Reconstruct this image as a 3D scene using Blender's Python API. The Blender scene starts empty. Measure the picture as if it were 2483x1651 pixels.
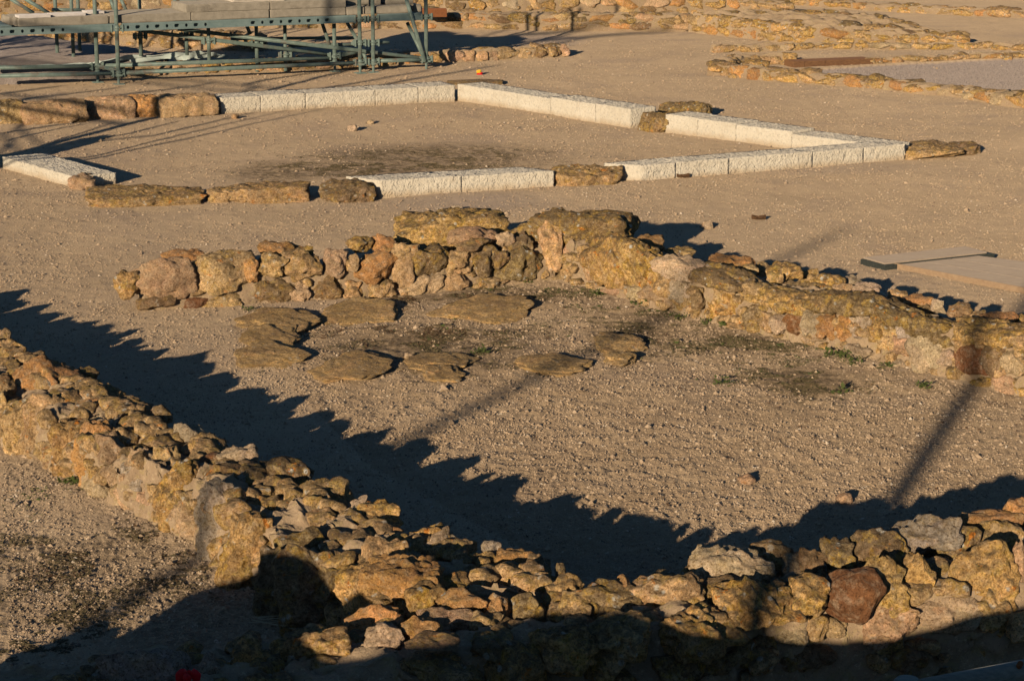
import bpy, bmesh, math, random
import numpy as np
from mathutils import Vector, Matrix, Euler
R = math.radians
scene = bpy.context.scene

# ------------------------------------------------------------------ camera, sky, sun, exposure
CAM_H, FPX, CX, CY = 3.2, 5476.0, 1241.5, 825.5
PITCH = math.atan(1256.5 / FPX)
cam_d = bpy.data.cameras.new('camera'); cam = bpy.data.objects.new('camera', cam_d)
scene.collection.objects.link(cam); scene.camera = cam
cam.location = (0, 0, CAM_H); cam.rotation_euler = (math.pi/2 - PITCH, 0, 0)
cam_d.sensor_width = 36; cam_d.lens = 36 * FPX / 2483.0
cam_d.clip_start = .1; cam_d.clip_end = 3000
SUN_AZ, SUN_EL = R(20.0), R(11.8)
world = bpy.data.worlds.new('World'); scene.world = world; world.use_nodes = True
wn = world.node_tree
sky = wn.nodes.new('ShaderNodeTexSky'); sky.sky_type = 'NISHITA'; sky.sun_disc = False
sky.sun_elevation = SUN_EL; sky.sun_rotation = math.pi + SUN_AZ
sky.air_density = 1.0; sky.dust_density = .2; sky.ozone_density = 5.0
wn.links.new(sky.outputs[0], wn.nodes['Background'].inputs[0])
wn.nodes['Background'].inputs[1].default_value = .05
sl = bpy.data.lights.new('sun', 'SUN'); sl.energy = 4.2; sl.angle = R(.5); sl.color = (1.0, .83, .62)
so = bpy.data.objects.new('sun', sl); scene.collection.objects.link(so)
SUN_DIR = Vector((math.sin(SUN_AZ)*math.cos(SUN_EL), math.cos(SUN_AZ)*math.cos(SUN_EL), -math.sin(SUN_EL)))
so.rotation_euler = SUN_DIR.to_track_quat('-Z', 'Y').to_euler(); so.location = (-4, -12, 6)
scene.view_settings.view_transform = 'Standard'; scene.view_settings.look = 'None'
scene.view_settings.exposure = .35; scene.view_settings.gamma = 1.0
scene.render.engine = 'CYCLES'
scene.cycles.max_bounces = 5; scene.cycles.diffuse_bounces = 3; scene.cycles.glossy_bounces = 2
scene.cycles.use_denoising = True

# ------------------------------------------------------------------ helpers
rng = np.random.default_rng(11); rnd = random.Random(5)
FR = dict(P=(0, 0, 1), A=(0,0,620/2358), B=(600,0,640/2358), C=(1240,0,620/2358), D=(1860,0,623/2358), E=(0,200,800/2358),
          F=(800,180,840/2358), G=(1600,180,883/2358), H=(250,500,700/2358), I=(900,500,800/2358), J=(1600,560,883/2358),
          K=(0,800,660/2156), L=(400,1050,700/1826), M=(1000,1200,700/2358), N=(1600,1150,883/2358), O=(0,1250,700/2358),
          Q=(0,0,310/2358), S=(780,0,340/2358), T=(2100,1500,383/2358), U=(200,1550,500/2358), V=(420,0,380/2358))
def ray(k, x, y):
    a = FR[k]; u = (a[0]+x*a[2]-CX)/FPX; v = (a[1]+y*a[2]-CY)/FPX
    return np.array([u, math.cos(PITCH)-v*math.sin(PITCH), -(math.sin(PITCH)+v*math.cos(PITCH))])
def at_z(k, x, y, z=0.):              # point of the plan height z seen at this place of the survey photo
    d = ray(k, x, y); return d*((z-CAM_H)/d[2]) + np.array([0, 0, CAM_H])
def at_plane(k, x, y, p, n):          # point on a vertical plane through p with plan normal n
    d = ray(k, x, y); n = np.array([n[0], n[1], 0.]); c = np.array([0, 0, CAM_H])
    return c + d*(np.dot(np.array([p[0], p[1], 0])-c, n)/np.dot(d, n))
_perm = np.random.default_rng(3).permutation(256).astype(np.int64); _perm = np.concatenate([_perm, _perm, _perm])
_g3 = np.random.default_rng(4).normal(size=(256, 3)); _g3 /= np.linalg.norm(_g3, axis=1)[:, None]
_g2 = np.stack([np.cos(np.arange(256)*2.399), np.sin(np.arange(256)*2.399)], 1)
def n3(P, s, o=0.):
    Q = P*s + o; I = np.floor(Q).astype(np.int64); F = Q-I; W = F*F*F*(F*(F*6-15)+10); I &= 255
    out = 0
    for dx in (0, 1):
        wx = W[:, 0] if dx else 1-W[:, 0]; a = _perm[I[:, 0]+dx]
        for dy in (0, 1):
            wy = W[:, 1] if dy else 1-W[:, 1]; b = _perm[a+I[:, 1]+dy]
            for dz in (0, 1):
                wz = W[:, 2] if dz else 1-W[:, 2]; g = _g3[_perm[b+I[:, 2]+dz]]
                out = out + wx*wy*wz*(g[:, 0]*(F[:, 0]-dx)+g[:, 1]*(F[:, 1]-dy)+g[:, 2]*(F[:, 2]-dz))
    return out*1.6
def n2(x, y, s, o=0.):
    X = x*s+o; Y = y*s+o*1.7; IX = np.floor(X).astype(np.int64); IY = np.floor(Y).astype(np.int64)
    fx = X-IX; fy = Y-IY; wx = fx*fx*fx*(fx*(fx*6-15)+10); wy = fy*fy*fy*(fy*(fy*6-15)+10); IX &= 255; IY &= 255
    out = 0
    for dx in (0, 1):
        a = _perm[IX+dx]; ux = wx if dx else 1-wx
        for dy in (0, 1):
            g = _g2[_perm[a+IY+dy]]; uy = wy if dy else 1-wy
            out = out + ux*uy*(g[:, 0]*(fx-dx)+g[:, 1]*(fy-dy))
    return out*1.5
def mesh_np(name, V, F, smooth=True):
    V = np.asarray(V, dtype=np.float32); F = np.asarray(F, dtype=np.int32); k = F.shape[1]
    me = bpy.data.meshes.new(name); me.vertices.add(len(V)); me.vertices.foreach_set('co', V.ravel())
    me.loops.add(F.size); me.loops.foreach_set('vertex_index', F.ravel())
    me.polygons.add(len(F)); me.polygons.foreach_set('loop_start', np.arange(0, F.size, k, dtype=np.int32))
    me.polygons.foreach_set('use_smooth', np.full(len(F), smooth)); me.update(calc_edges=True); return me
def link(name, me, mat=None, parent=None, loc=None, rot=None, color=None):
    o = bpy.data.objects.new(name, me); scene.collection.objects.link(o)
    if mat and not me.materials: me.materials.append(mat)
    if parent: o.parent = parent
    if loc is not None: o.location = loc
    if rot is not None: o.rotation_euler = rot
    if color is not None: o.color = color
    return o
def tag(o, label=None, cat=None, group=None, kind=None):
    if label: o['label'] = label
    if cat: o['category'] = cat
    if group: o['group'] = group
    if kind or cat: o['kind'] = kind or 'thing'
    return o
def thing(name, label, cat, loc, group=None):
    o = bpy.data.objects.new(name, None); scene.collection.objects.link(o); o.location = loc
    o.empty_display_size = .2; return tag(o, label, cat, group)
class MB:                             # gathers simple pieces into one mesh
    def __init__(s): s.v = []; s.f = []
    def add(s, V, F):
        b = len(s.v); s.v += [tuple(p) for p in V]; s.f += [tuple(i+b for i in q) for q in F]
    def tube(s, a, b, r, n=10, r2=None, caps=True):
        a = Vector(a); b = Vector(b); d = (b-a).normalized(); u = d.orthogonal().normalized(); w = d.cross(u); r2 = r if r2 is None else r2
        V = []
        for p, q in ((a, r), (b, r2)):
            V += [p + (u*math.cos(2*math.pi*i/n) + w*math.sin(2*math.pi*i/n))*q for i in range(n)]
        F = [(i, (i+1) % n, n+(i+1) % n, n+i) for i in range(n)]
        if caps: F += [tuple(range(n-1, -1, -1)), tuple(range(n, 2*n))]
        s.add(V, F)
    def box(s, c, size, rz=0, M=None):
        c = Vector(c); X = Matrix.Rotation(rz, 3, 'Z') if M is None else M
        V = [c + X @ Vector((sx*size[0]/2, sy*size[1]/2, sz*size[2]/2)) for sz in (-1, 1) for sy in (-1, 1) for sx in (-1, 1)]
        s.add(V, [(0, 2, 3, 1), (4, 5, 7, 6), (0, 1, 5, 4), (2, 6, 7, 3), (0, 4, 6, 2), (1, 3, 7, 5)])
    def build(s, name, mat, parent=None, loc=(0, 0, 0), bevel=0, smooth=False):
        L = Vector(loc)
        me = bpy.data.meshes.new(name); me.from_pydata([Vector(p)-L for p in s.v], [], s.f)
        if bevel:
            bm = bmesh.new(); bm.from_mesh(me)
            bmesh.ops.bevel(bm, geom=[e for e in bm.edges if e.calc_length() > bevel*3], offset=bevel, segments=1, affect='EDGES')
            bm.to_mesh(me); bm.free()
        if smooth:
            me.polygons.foreach_set('use_smooth', [len(p.vertices) == 4 for p in me.polygons])
        return link(name, me, mat, parent, L - (parent.location if parent else Vector((0, 0, 0))))

# ------------------------------------------------------------------ materials
def mat(name):
    m = bpy.data.materials.new(name); m.use_nodes = True; nt = m.node_tree
    b = nt.nodes['Principled BSDF']; b.inputs['Specular IOR Level'].default_value = .25; b.inputs['Roughness'].default_value = .9
    return m, nt, b
def nd(nt, t, **kw):
    n = nt.nodes.new(t)
    for k, v in kw.items():
        if k in n.inputs: n.inputs[k].default_value = v
        else: setattr(n, k, v)
    return n
def noise(nt, vec, scale, detail=4., rough=.6, dist=0.):
    n = nd(nt, 'ShaderNodeTexNoise', Scale=scale, Detail=detail, Roughness=rough, Distortion=dist)
    if vec is not None: nt.links.new(vec, n.inputs['Vector'])
    return n.outputs['Fac']
def ramp(nt, fac, a, b, ca=(0, 0, 0, 1), cb=(1, 1, 1, 1)):
    r = nt.nodes.new('ShaderNodeValToRGB'); r.color_ramp.elements[0].position = a; r.color_ramp.elements[1].position = b
    r.color_ramp.elements[0].color = ca; r.color_ramp.elements[1].color = cb; nt.links.new(fac, r.inputs[0]); return r.outputs[0]
def mix(nt, fac, a, b, mode='MIX'):
    m = nt.nodes.new('ShaderNodeMix'); m.data_type = 'RGBA'; m.blend_type = mode
    for s, v in ((0, fac), (6, a), (7, b)):
        if isinstance(v, (int, float)): m.inputs[s].default_value = v
        elif isinstance(v, tuple): m.inputs[s].default_value = v if len(v) == 4 else (*v, 1)
        else: nt.links.new(v, m.inputs[s])
    return m.outputs[2]
def math_n(nt, op, a, b=None, c=None):
    m = nt.nodes.new('ShaderNodeMath'); m.operation = op; m.use_clamp = False
    for i, v in enumerate((a, b, c)):
        if v is None: continue
        if isinstance(v, (int, float)): m.inputs[i].default_value = v
        else: nt.links.new(v, m.inputs[i])
    return m.outputs[0]
def bump(nt, b, h, dist, strength=1., prev=None):
    n = nd(nt, 'ShaderNodeBump', Strength=strength, Distance=dist); nt.links.new(h, n.inputs['Height'])
    if prev: nt.links.new(prev, n.inputs['Normal'])
    nt.links.new(n.outputs[0], b.inputs['Normal']); return n.outputs[0]
def obj_vec(nt):                      # object coordinates shifted by a per-object random amount
    tc = nt.nodes.new('ShaderNodeTexCoord'); oi = nt.nodes.new('ShaderNodeObjectInfo')
    m = nt.nodes.new('ShaderNodeVectorMath'); m.operation = 'MULTIPLY_ADD'
    cmb = nt.nodes.new('ShaderNodeCombineXYZ')
    for i in range(3): nt.links.new(math_n(nt, 'MULTIPLY', oi.outputs['Random'], 31.7+17*i), cmb.inputs[i])
    m.inputs[1].default_value = (1, 1, 1); nt.links.new(tc.outputs['Object'], m.inputs[0]); nt.links.new(cmb.outputs[0], m.inputs[2])
    return m.outputs[0], oi
def make_ground():
    m, nt, b = mat('ground_sand'); b.inputs['Diffuse Roughness'].default_value = 1.
    geo = nt.nodes.new('ShaderNodeNewGeometry'); P = geo.outputs['Position']
    at = nt.nodes.new('ShaderNodeAttribute'); at.attribute_name = 'zones'
    sep = nt.nodes.new('ShaderNodeSeparateColor'); nt.links.new(at.outputs['Color'], sep.inputs[0])
    base = mix(nt, ramp(nt, noise(nt, P, .55, 5), .35, .68), (.435, .315, .19), (.52, .38, .235))
    base = mix(nt, ramp(nt, noise(nt, P, .9, 4, .6, .8), .52, .66), base, (.36, .265, .18))
    base = mix(nt, ramp(nt, noise(nt, P, 4., 6, .7), .38, .72), base, (.41, .295, .185))
    g1 = noise(nt, P, 60, 3, .8); g2 = noise(nt, P, 140, 2, .8)
    base = mix(nt, ramp(nt, g1, .55, .72), base, (.60, .46, .30))
    base = mix(nt, ramp(nt, g2, .56, .72), base, (.26, .18, .11))
    base = mix(nt, sep.outputs[1], base, mix(nt, ramp(nt, noise(nt, P, 50, 3, .85), .35, .65), (.21, .165, .142), (.34, .28, .24)))
    soil = ramp(nt, math_n(nt, 'MULTIPLY_ADD', noise(nt, P, 1.6, 6, .75), .8, math_n(nt, 'MULTIPLY', sep.outputs[2], .5)), .66, .98)
    base = mix(nt, math_n(nt, 'MULTIPLY', soil, .7), base, mix(nt, 1., base, (.66, .62, .56), 'MULTIPLY'))
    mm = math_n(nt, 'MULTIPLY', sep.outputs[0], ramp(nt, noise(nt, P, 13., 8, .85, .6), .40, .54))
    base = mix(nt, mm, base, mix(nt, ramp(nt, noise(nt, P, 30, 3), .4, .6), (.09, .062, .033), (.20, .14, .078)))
    nt.links.new(base, b.inputs['Base Color'])
    k = bump(nt, b, g2, .006, .8); bump(nt, b, g1, .012, .9, k)
    return m
def make_stone():
    m, nt, b = mat('stone'); b.inputs['Diffuse Roughness'].default_value = .8
    V, oi = obj_vec(nt); geo = nt.nodes.new('ShaderNodeNewGeometry')
    sx = nt.nodes.new('ShaderNodeSeparateXYZ'); nt.links.new(geo.outputs['Normal'], sx.inputs[0])
    base = oi.outputs['Color']; lich = oi.outputs['Alpha']
    n1 = noise(nt, V, 7, 6, .65); n2_ = noise(nt, V, 26, 6, .7); n3_ = noise(nt, V, 90, 4, .8)
    c = mix(nt, ramp(nt, n1, .3, .7), mix(nt, 1., base, (.72, .68, .62), 'MULTIPLY'), mix(nt, 1., base, (1.22, 1.16, 1.08), 'MULTIPLY'))
    c = mix(nt, math_n(nt, 'MULTIPLY', ramp(nt, n2_, .48, .7), .6), c, (.60, .47, .31))
    nv = noise(nt, V, 3.1, 3, .6); nw = noise(nt, V, 4.3, 3, .6, .5)
    c = mix(nt, ramp(nt, nv, .46, .58), c, mix(nt, 1., c, (.80, .79, .80), 'MULTIPLY'))
    c = mix(nt, ramp(nt, nw, .54, .62), c, mix(nt, 1., c, (1.12, 1.08, 1.12), 'MULTIPLY'))
    # lichens: dark crust plus painted shade on weathered tops, yellow and orange rosettes, pale grey specks
    up = ramp(nt, math_n(nt, 'MULTIPLY_ADD', n1, .9, math_n(nt, 'MULTIPLY', sx.outputs[2], .55)), .5, .85)
    crust = math_n(nt, 'MULTIPLY', math_n(nt, 'MULTIPLY', up, ramp(nt, n2_, .38, .55)), math_n(nt, 'MINIMUM', math_n(nt, 'MULTIPLY', lich, 1.35), .88))
    c = mix(nt, crust, c, mix(nt, ramp(nt, n3_, .4, .6), (.11, .078, .042), (.27, .19, .10)))
    ly = noise(nt, V, 11, 5, .75, .6)
    ym = math_n(nt, 'MULTIPLY', ramp(nt, ly, .50, .60), math_n(nt, 'MULTIPLY', ramp(nt, n3_, .36, .54), lich))
    c = mix(nt, ym, c, mix(nt, ramp(nt, n2_, .4, .6), (.60, .36, .05), (.52, .38, .12)))
    om = math_n(nt, 'MULTIPLY', ramp(nt, noise(nt, V, 14, 4, .7, .4), .63, .67), lich)
    c = mix(nt, om, c, (.60, .22, .03))
    vo = nd(nt, 'ShaderNodeTexVoronoi', Scale=18.); nt.links.new(V, vo.inputs['Vector'])
    wm = math_n(nt, 'MULTIPLY', math_n(nt, 'MULTIPLY', ramp(nt, vo.outputs['Distance'], .20, .28, (1, 1, 1, 1), (0, 0, 0, 1)), ramp(nt, n1, .52, .56)), lich)
    c = mix(nt, wm, c, (.56, .54, .47))
    mo = noise(nt, V, 34, 6, .8, .5)
    c = mix(nt, math_n(nt, 'MULTIPLY', ramp(nt, mo, .46, .56), math_n(nt, 'MULTIPLY_ADD', lich, .55, .25)), c, mix(nt, 1., c, (.42, .36, .28), 'MULTIPLY'))
    c = mix(nt, ramp(nt, n3_, .50, .62), c, mix(nt, 1., c, (.44, .38, .30), 'MULTIPLY'))
    c = mix(nt, ramp(nt, noise(nt, V, 55, 5, .8), .52, .66), c, mix(nt, 1., c, (1.55, 1.5, 1.4), 'MULTIPLY'))
    nt.links.new(c, b.inputs['Base Color'])
    k = bump(nt, b, n3_, .012, 1.); bump(nt, b, n2_, .03, 1., k)
    return m
def make_mortar():
    m, nt, b = mat('mortar'); b.inputs['Diffuse Roughness'].default_value = 1.
    P = nt.nodes.new('ShaderNodeNewGeometry').outputs['Position']
    c = mix(nt, ramp(nt, noise(nt, P, 5, 6, .7), .3, .7), (.29, .20, .12), (.38, .275, .17))
    c = mix(nt, ramp(nt, noise(nt, P, 18, 5, .7), .52, .72), c, (.33, .25, .11))
    c = mix(nt, ramp(nt, noise(nt, P, 70, 3, .8), .56, .7), c, (.17, .125, .08))
    c = mix(nt, ramp(nt, noise(nt, P, 45, 5, .8), .56, .66), c, (.52, .40, .25))
    nt.links.new(c, b.inputs['Base Color'])
    k = bump(nt, b, noise(nt, P, 110, 3, .8), .006, .8); bump(nt, b, noise(nt, P, 28, 5, .7), .02, .8, k); return m
def make_block():
    m, nt, b = mat('white_limestone'); b.inputs['Diffuse Roughness'].default_value = .6
    V, oi = obj_vec(nt)
    c = mix(nt, ramp(nt, noise(nt, V, 3, 5), .3, .7), (.55, .485, .375), (.63, .565, .45))
    c = mix(nt, ramp(nt, noise(nt, V, 12, 5, .7), .55, .75), c, (.47, .40, .30))
    c = mix(nt, ramp(nt, noise(nt, V, 40, 4, .8), .54, .66), c, (.40, .36, .29))
    st = nt.nodes.new('ShaderNodeSeparateXYZ'); tc = nt.nodes.new('ShaderNodeTexCoord'); nt.links.new(tc.outputs['Object'], st.inputs[0])
    low = ramp(nt, math_n(nt, 'MULTIPLY_ADD', noise(nt, V, 6, 5), .10, st.outputs[2]), .055, .115, (1, 1, 1, 1), (0, 0, 0, 1))
    c = mix(nt, math_n(nt, 'MULTIPLY', low, .75), c, (.42, .31, .19))   # sand splashed against the foot
    nt.links.new(c, b.inputs['Base Color'])
    k = bump(nt, b, noise(nt, V, 60, 3, .7), .008, .8); bump(nt, b, noise(nt, V, 26, 2, .5, 1.2), .03, .9, k); return m
def make_simple(name, c1, c2, scale=20, rough=.8, bumpd=.004, metal=0., stretch=None, streak=None):
    m, nt, b = mat(name); b.inputs['Roughness'].default_value = rough; b.inputs['Diffuse Roughness'].default_value = .9; b.inputs['Metallic'].default_value = metal
    V, oi = obj_vec(nt)
    if stretch:
        mp = nd(nt, 'ShaderNodeMapping'); mp.inputs['Scale'].default_value = stretch; nt.links.new(V, mp.inputs[0]); V = mp.outputs[0]
    n = noise(nt, V, scale, 5, .7)
    c = mix(nt, ramp(nt, n, .3, .7), c1, c2)
    if streak: c = mix(nt, ramp(nt, noise(nt, V, scale*.3, 5, .7), .55, .68), c, streak)
    nt.links.new(c, b.inputs['Base Color']); bump(nt, b, noise(nt, V, scale*2.2, 4, .75), bumpd, .8); return m
M = dict(
    ground=make_ground(), stone=make_stone(), mortar=make_mortar(), block=make_block(),
    steel=make_simple('galvanised_green_tube', (.115, .16, .14), (.21, .26, .22), 16, .55, .001, .25, streak=(.17, .14, .11)),
    beam=make_simple('galvanised_beam', (.15, .21, .20), (.23, .29, .27), 9, .5, .001, .3),
    slab=make_simple('concrete_slab', (.22, .19, .145), (.31, .27, .21), 14, .9, .004, streak=(.17, .145, .11)),
    paleslab=make_simple('pale_rough_stone', (.42, .36, .29), (.56, .49, .41), 18, .9, .01),
    plank=make_simple('pale_plank', (.44, .40, .37), (.54, .50, .46), 12, .8, .002),
    rust=make_simple('rusty_board', (.17, .06, .018), (.25, .09, .03), 22, .8, .002),
    timber=make_simple('brown_timber', (.10, .05, .024), (.20, .10, .045), 7, .75, .003, stretch=(1, 9, 9)),
    deck=make_simple('weathered_deck', (.23, .18, .135), (.36, .285, .21), 6, .8, .003, stretch=(1, 12, 12)),
    deckside=make_simple('orange_timber_edge', (.26, .17, .10), (.36, .25, .15), 6, .8, .003, stretch=(1, 9, 9)),
    mesh=make_simple('dark_mesh_wrap', (.018, .021, .018), (.055, .06, .05), 60, .7, .004),
    fleece=make_simple('pale_fleece', (.40, .46, .42), (.55, .60, .55), 10, .8, .004),
    fineg=make_simple('grey_gravel', (.20, .16, .138), (.34, .285, .245), 55, .95, .010, streak=(.29, .23, .19)),
    red=make_simple('red_petal', (.50, .006, .010), (.62, .012, .02), 12, .5, .001),
    yellow=make_simple('yellow_wrap', (.62, .38, .02), (.7, .45, .04), 12, .4, .001),
    bark=make_simple('bark', (.09, .065, .045), (.16, .12, .085), 20, .9, .006),
    leaf=make_simple('weed_leaf', (.045, .062, .014), (.085, .10, .028), 30, .7, .002),
    dead=make_simple('dead_leaf', (.055, .028, .014), (.12, .065, .03), 30, .8, .002),
    moss=make_simple('dry_moss', (.065, .052, .024), (.14, .105, .055), 30, .9, .002),
    straw=make_simple('dry_stalk', (.36, .29, .18), (.45, .37, .24), 20, .8, .001),
    rail=make_simple('grey_rail', (.17, .17, .14), (.30, .29, .23), 12, .8, .003, stretch=(1, 6, 6)),
)
M['fineg'].node_tree.nodes['Principled BSDF'].inputs['Diffuse Roughness'].default_value = 1.

# ------------------------------------------------------------------ ground: one sheet to the horizon, modelled grain
def ell(x, y, k, px, py, rx, ry, soft=1.0):      # soft-edged patch: centre and radii read off the survey photo
    c = at_z(k, px, py); e = at_z(k, px+rx, py); f = at_z(k, px, py-ry)
    d = ((x-c[0])/(e[0]-c[0]))**2 + ((y-c[1])/(f[1]-c[1]))**2
    return np.clip((1.15-d)/soft, 0, 1)
def poly_mask(x, y, poly):
    ins = np.zeros(x.shape, bool); n = len(poly)
    for i in range(n):
        (x1, y1), (x2, y2) = poly[i], poly[(i+1) % n]
        ins ^= ((y1 > y) != (y2 > y)) & (x < (x2-x1)*(y-y1)/(y2-y1+1e-12)+x1)
    return ins
PIT = [tuple(at_z('D', *p)[:2]) for p in ((330, 640), (980, 600), (1700, 566), (2700, 520), (2900, 860), (2100, 850), (1500, 800), (820, 735), (430, 665))]
ROOM = [tuple(at_z('P', *p)[:2]) for p in ((560, 790), (1320, 680), (1400, 700), (2060, 870), (2700, 1010), (2700, 1250), (1800, 1420), (1400, 1400), (900, 1130))]
def zones(x, y):
    moss = np.zeros_like(x); grey = np.zeros_like(x); lump = np.zeros_like(x)
    for a in (('F', 700, 560, 1000, 100), ('F', 300, 640, 700, 70), ('E', 2000, 640, 420, 90)): moss = np.maximum(moss, 1.*ell(x, y, *a))
    for a in (('I', 500, 1000, 900, 190), ('I', 900, 640, 900, 70), ('J', 500, 700, 500, 90), ('J', 900, 960, 420, 110), ('I', 1900, 900, 400, 160)): moss = np.maximum(moss, 1.*ell(x, y, *a))
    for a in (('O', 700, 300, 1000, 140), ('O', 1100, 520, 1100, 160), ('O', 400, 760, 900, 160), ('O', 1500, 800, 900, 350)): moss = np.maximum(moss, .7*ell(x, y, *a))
    grey[poly_mask(x, y, PIT)] = 1.
    grey = np.maximum(grey, .45*ell(x, y, 'F', 900, 870, 700, 90)); grey = np.maximum(grey, .35*ell(x, y, 'G', 900, 600, 900, 60))
    grey = np.maximum(grey, .6*ell(x, y, 'C', 300, 370, 420, 70))
    lump[poly_mask(x, y, ROOM)] = 1.
    return moss, grey, lump
def ground_z(x, y, step=None):
    z = .016*n2(x, y, .45, 3.1) + .008*n2(x, y, 1.7, 7.7)
    m, g, l = zones(x, y)
    D = np.hypot(x, y); step = D*.0011 if step is None else step
    z = z + (.0040+.003*l+.003*m)*n2(x, y, 9., 1.3)
    if True:
        cr = np.abs(n2(x, y, 16., 5.5)); z = z + (.0022+.004*l)*(.35-cr)*(.5+.5*np.clip(n2(x, y, 2.2, 9.)*3, -1, 1))*(.4+.6*np.abs(n2(x, y, 5.3, 2.)))
        z = z + .004*l*n2(x, y, 23., 4.)*(n2(x, y, 3., 1.) > 0)
        a = np.clip((.033/step-1.6)/2, .0, 1); z = z + a*(.0065+.004*m+.004*l)*n2(x, y, 34., 2.2)
        z = z + .016*l*np.clip(n2(x, y, 15., 6.6)-.32, 0, 1)*(.5+np.clip(n2(x, y, 1.3, 4.4)*2, -.5, .5))
        a = np.clip((.015/step-1.3)/1.5, 0, 1); z = z + a*.0045*n2(x, y, 75., 8.8)
    fade = np.clip((D-70)/60, 0, 1); z = z*(1-fade)
    z = z - .03*g*(g > .99)
    return z
def build_ground():
    u = np.concatenate([[-400, -40, -8, -3, -1.8], np.linspace(-1.25, 1.25, 1060), [1.8, 3, 8, 40, 400]])
    Y = [7.0]
    while Y[-1] < 46: Y.append(Y[-1]*1.00155)
    Y = np.concatenate([[-400, -60, -10, 2, 5.5], np.array(Y), [49, 55, 70, 110, 250, 900]])
    W = np.where(Y < 7, 1.9, Y*.2332+.25)
    X = u[None, :]*np.minimum(W, 40)[:, None]; YY = np.broadcast_to(Y[:, None], X.shape)
    x, y = X.ravel(), YY.ravel().copy(); z = np.zeros_like(x)
    core = (np.abs(x) < 16) & (y > 6.5) & (y < 48)
    z[core] = ground_z(x[core], y[core])
    nu, nv = len(u), len(Y); i = np.arange(nu*nv).reshape(nv, nu)
    F = np.stack([i[:-1, :-1], i[:-1, 1:], i[1:, 1:], i[1:, :-1]], -1).reshape(-1, 4)
    me = mesh_np('ground', np.stack([x, y, z], 1), F)
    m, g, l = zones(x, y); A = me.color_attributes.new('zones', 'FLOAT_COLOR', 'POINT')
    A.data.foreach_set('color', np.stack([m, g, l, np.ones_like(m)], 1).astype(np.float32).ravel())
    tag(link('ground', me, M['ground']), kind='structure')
build_ground()
def gz(x, y): return float(ground_z(np.array([x]), np.array([y]))[0])

OCT = np.array([(1, 0, 0), (-1, 0, 0), (0, 1, 0), (0, -1, 0), (0, 0, 1), (0, 0, -1)], float)
OF = np.array([(0, 2, 4), (2, 1, 4), (1, 3, 4), (3, 0, 4), (2, 0, 5), (1, 2, 5), (3, 1, 5), (0, 3, 5)])
def scatter_grains(name, x, y, size, mt, flat=.7, label=None):
    n = len(x); z = ground_z(x, y)
    V = OCT[None]*size[:, None, None]*rng.uniform(.6, 1.4, (n, 6, 1)); V[:, :, 2] *= flat
    t = rng.uniform(0, 6.28, n); c, s = np.cos(t), np.sin(t)
    V = np.stack([V[..., 0]*c[:, None]-V[..., 1]*s[:, None], V[..., 0]*s[:, None]+V[..., 1]*c[:, None]+.4*V[..., 2]*rng.normal(size=(n, 1)), V[..., 2]], -1)
    V += np.stack([x, y, z+size*.25], 1)[:, None]
    F = (OF[None]+6*np.arange(n)[:, None, None]).reshape(-1, 3)
    return tag(link(name, mesh_np(name, V.reshape(-1, 3), F, False), mt), label, None, None, 'stuff')
def gravel_mat():
    m, nt, b = mat('gravel_grain'); b.inputs['Diffuse Roughness'].default_value = .8
    P = nt.nodes.new('ShaderNodeNewGeometry').outputs['Position']
    vo = nd(nt, 'ShaderNodeTexVoronoi', Scale=40.); nt.links.new(P, vo.inputs['Vector'])
    sp = nt.nodes.new('ShaderNodeSeparateColor'); nt.links.new(vo.outputs['Color'], sp.inputs[0])
    c = mix(nt, sp.outputs[0], (.34, .24, .15), (.50, .37, .24)); c = mix(nt, ramp(nt, sp.outputs[1], .8, .9), c, (.2, .145, .10))
    c = mix(nt, ramp(nt, sp.outputs[2], .95, .98), c, (.58, .48, .36))
    nt.links.new(c, b.inputs['Base Color']); return m
GR = gravel_mat()
def sample_view(n, y0, y1):
    v = rng.uniform(1/y1, 1/y0, n); y = 1/v; return rng.uniform(-.236, .236, n)*y, y
gx, gy = sample_view(230000, 8.0, 34.)
m_, g_, l_ = zones(gx, gy); dens = .35+.65*np.clip(.5+1.4*n2(gx, gy, .9, 4.), 0, 1)+.3*l_-.75*m_*np.clip((gy-10)/3, 0, 1)
keep = (rng.uniform(0, 1.1, len(gx)) < dens) & (g_ < .9); gx, gy = gx[keep], gy[keep]
scatter_grains('gravel', gx, gy, rng.lognormal(-.1, .38, len(gx))*(.0022+.00020*gy), GR)
px_ = np.array(PIT); gx, gy = rng.uniform(px_[:, 0].min(), 9, 60000), rng.uniform(px_[:, 1].min(), px_[:, 1].max(), 60000)
keep = poly_mask(gx, gy, PIT); gx, gy = gx[keep], gy[keep]
scatter_grains('pit_gravel', gx, gy, rng.lognormal(-.1, .3, len(gx))*.009, M['fineg'])
gx, gy = sample_view(1300, 8.0, 34.)
scatter_grains('pebbles', gx, gy, rng.lognormal(0, .35, len(gx))*(.005+.0004*gy), GR)

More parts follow.
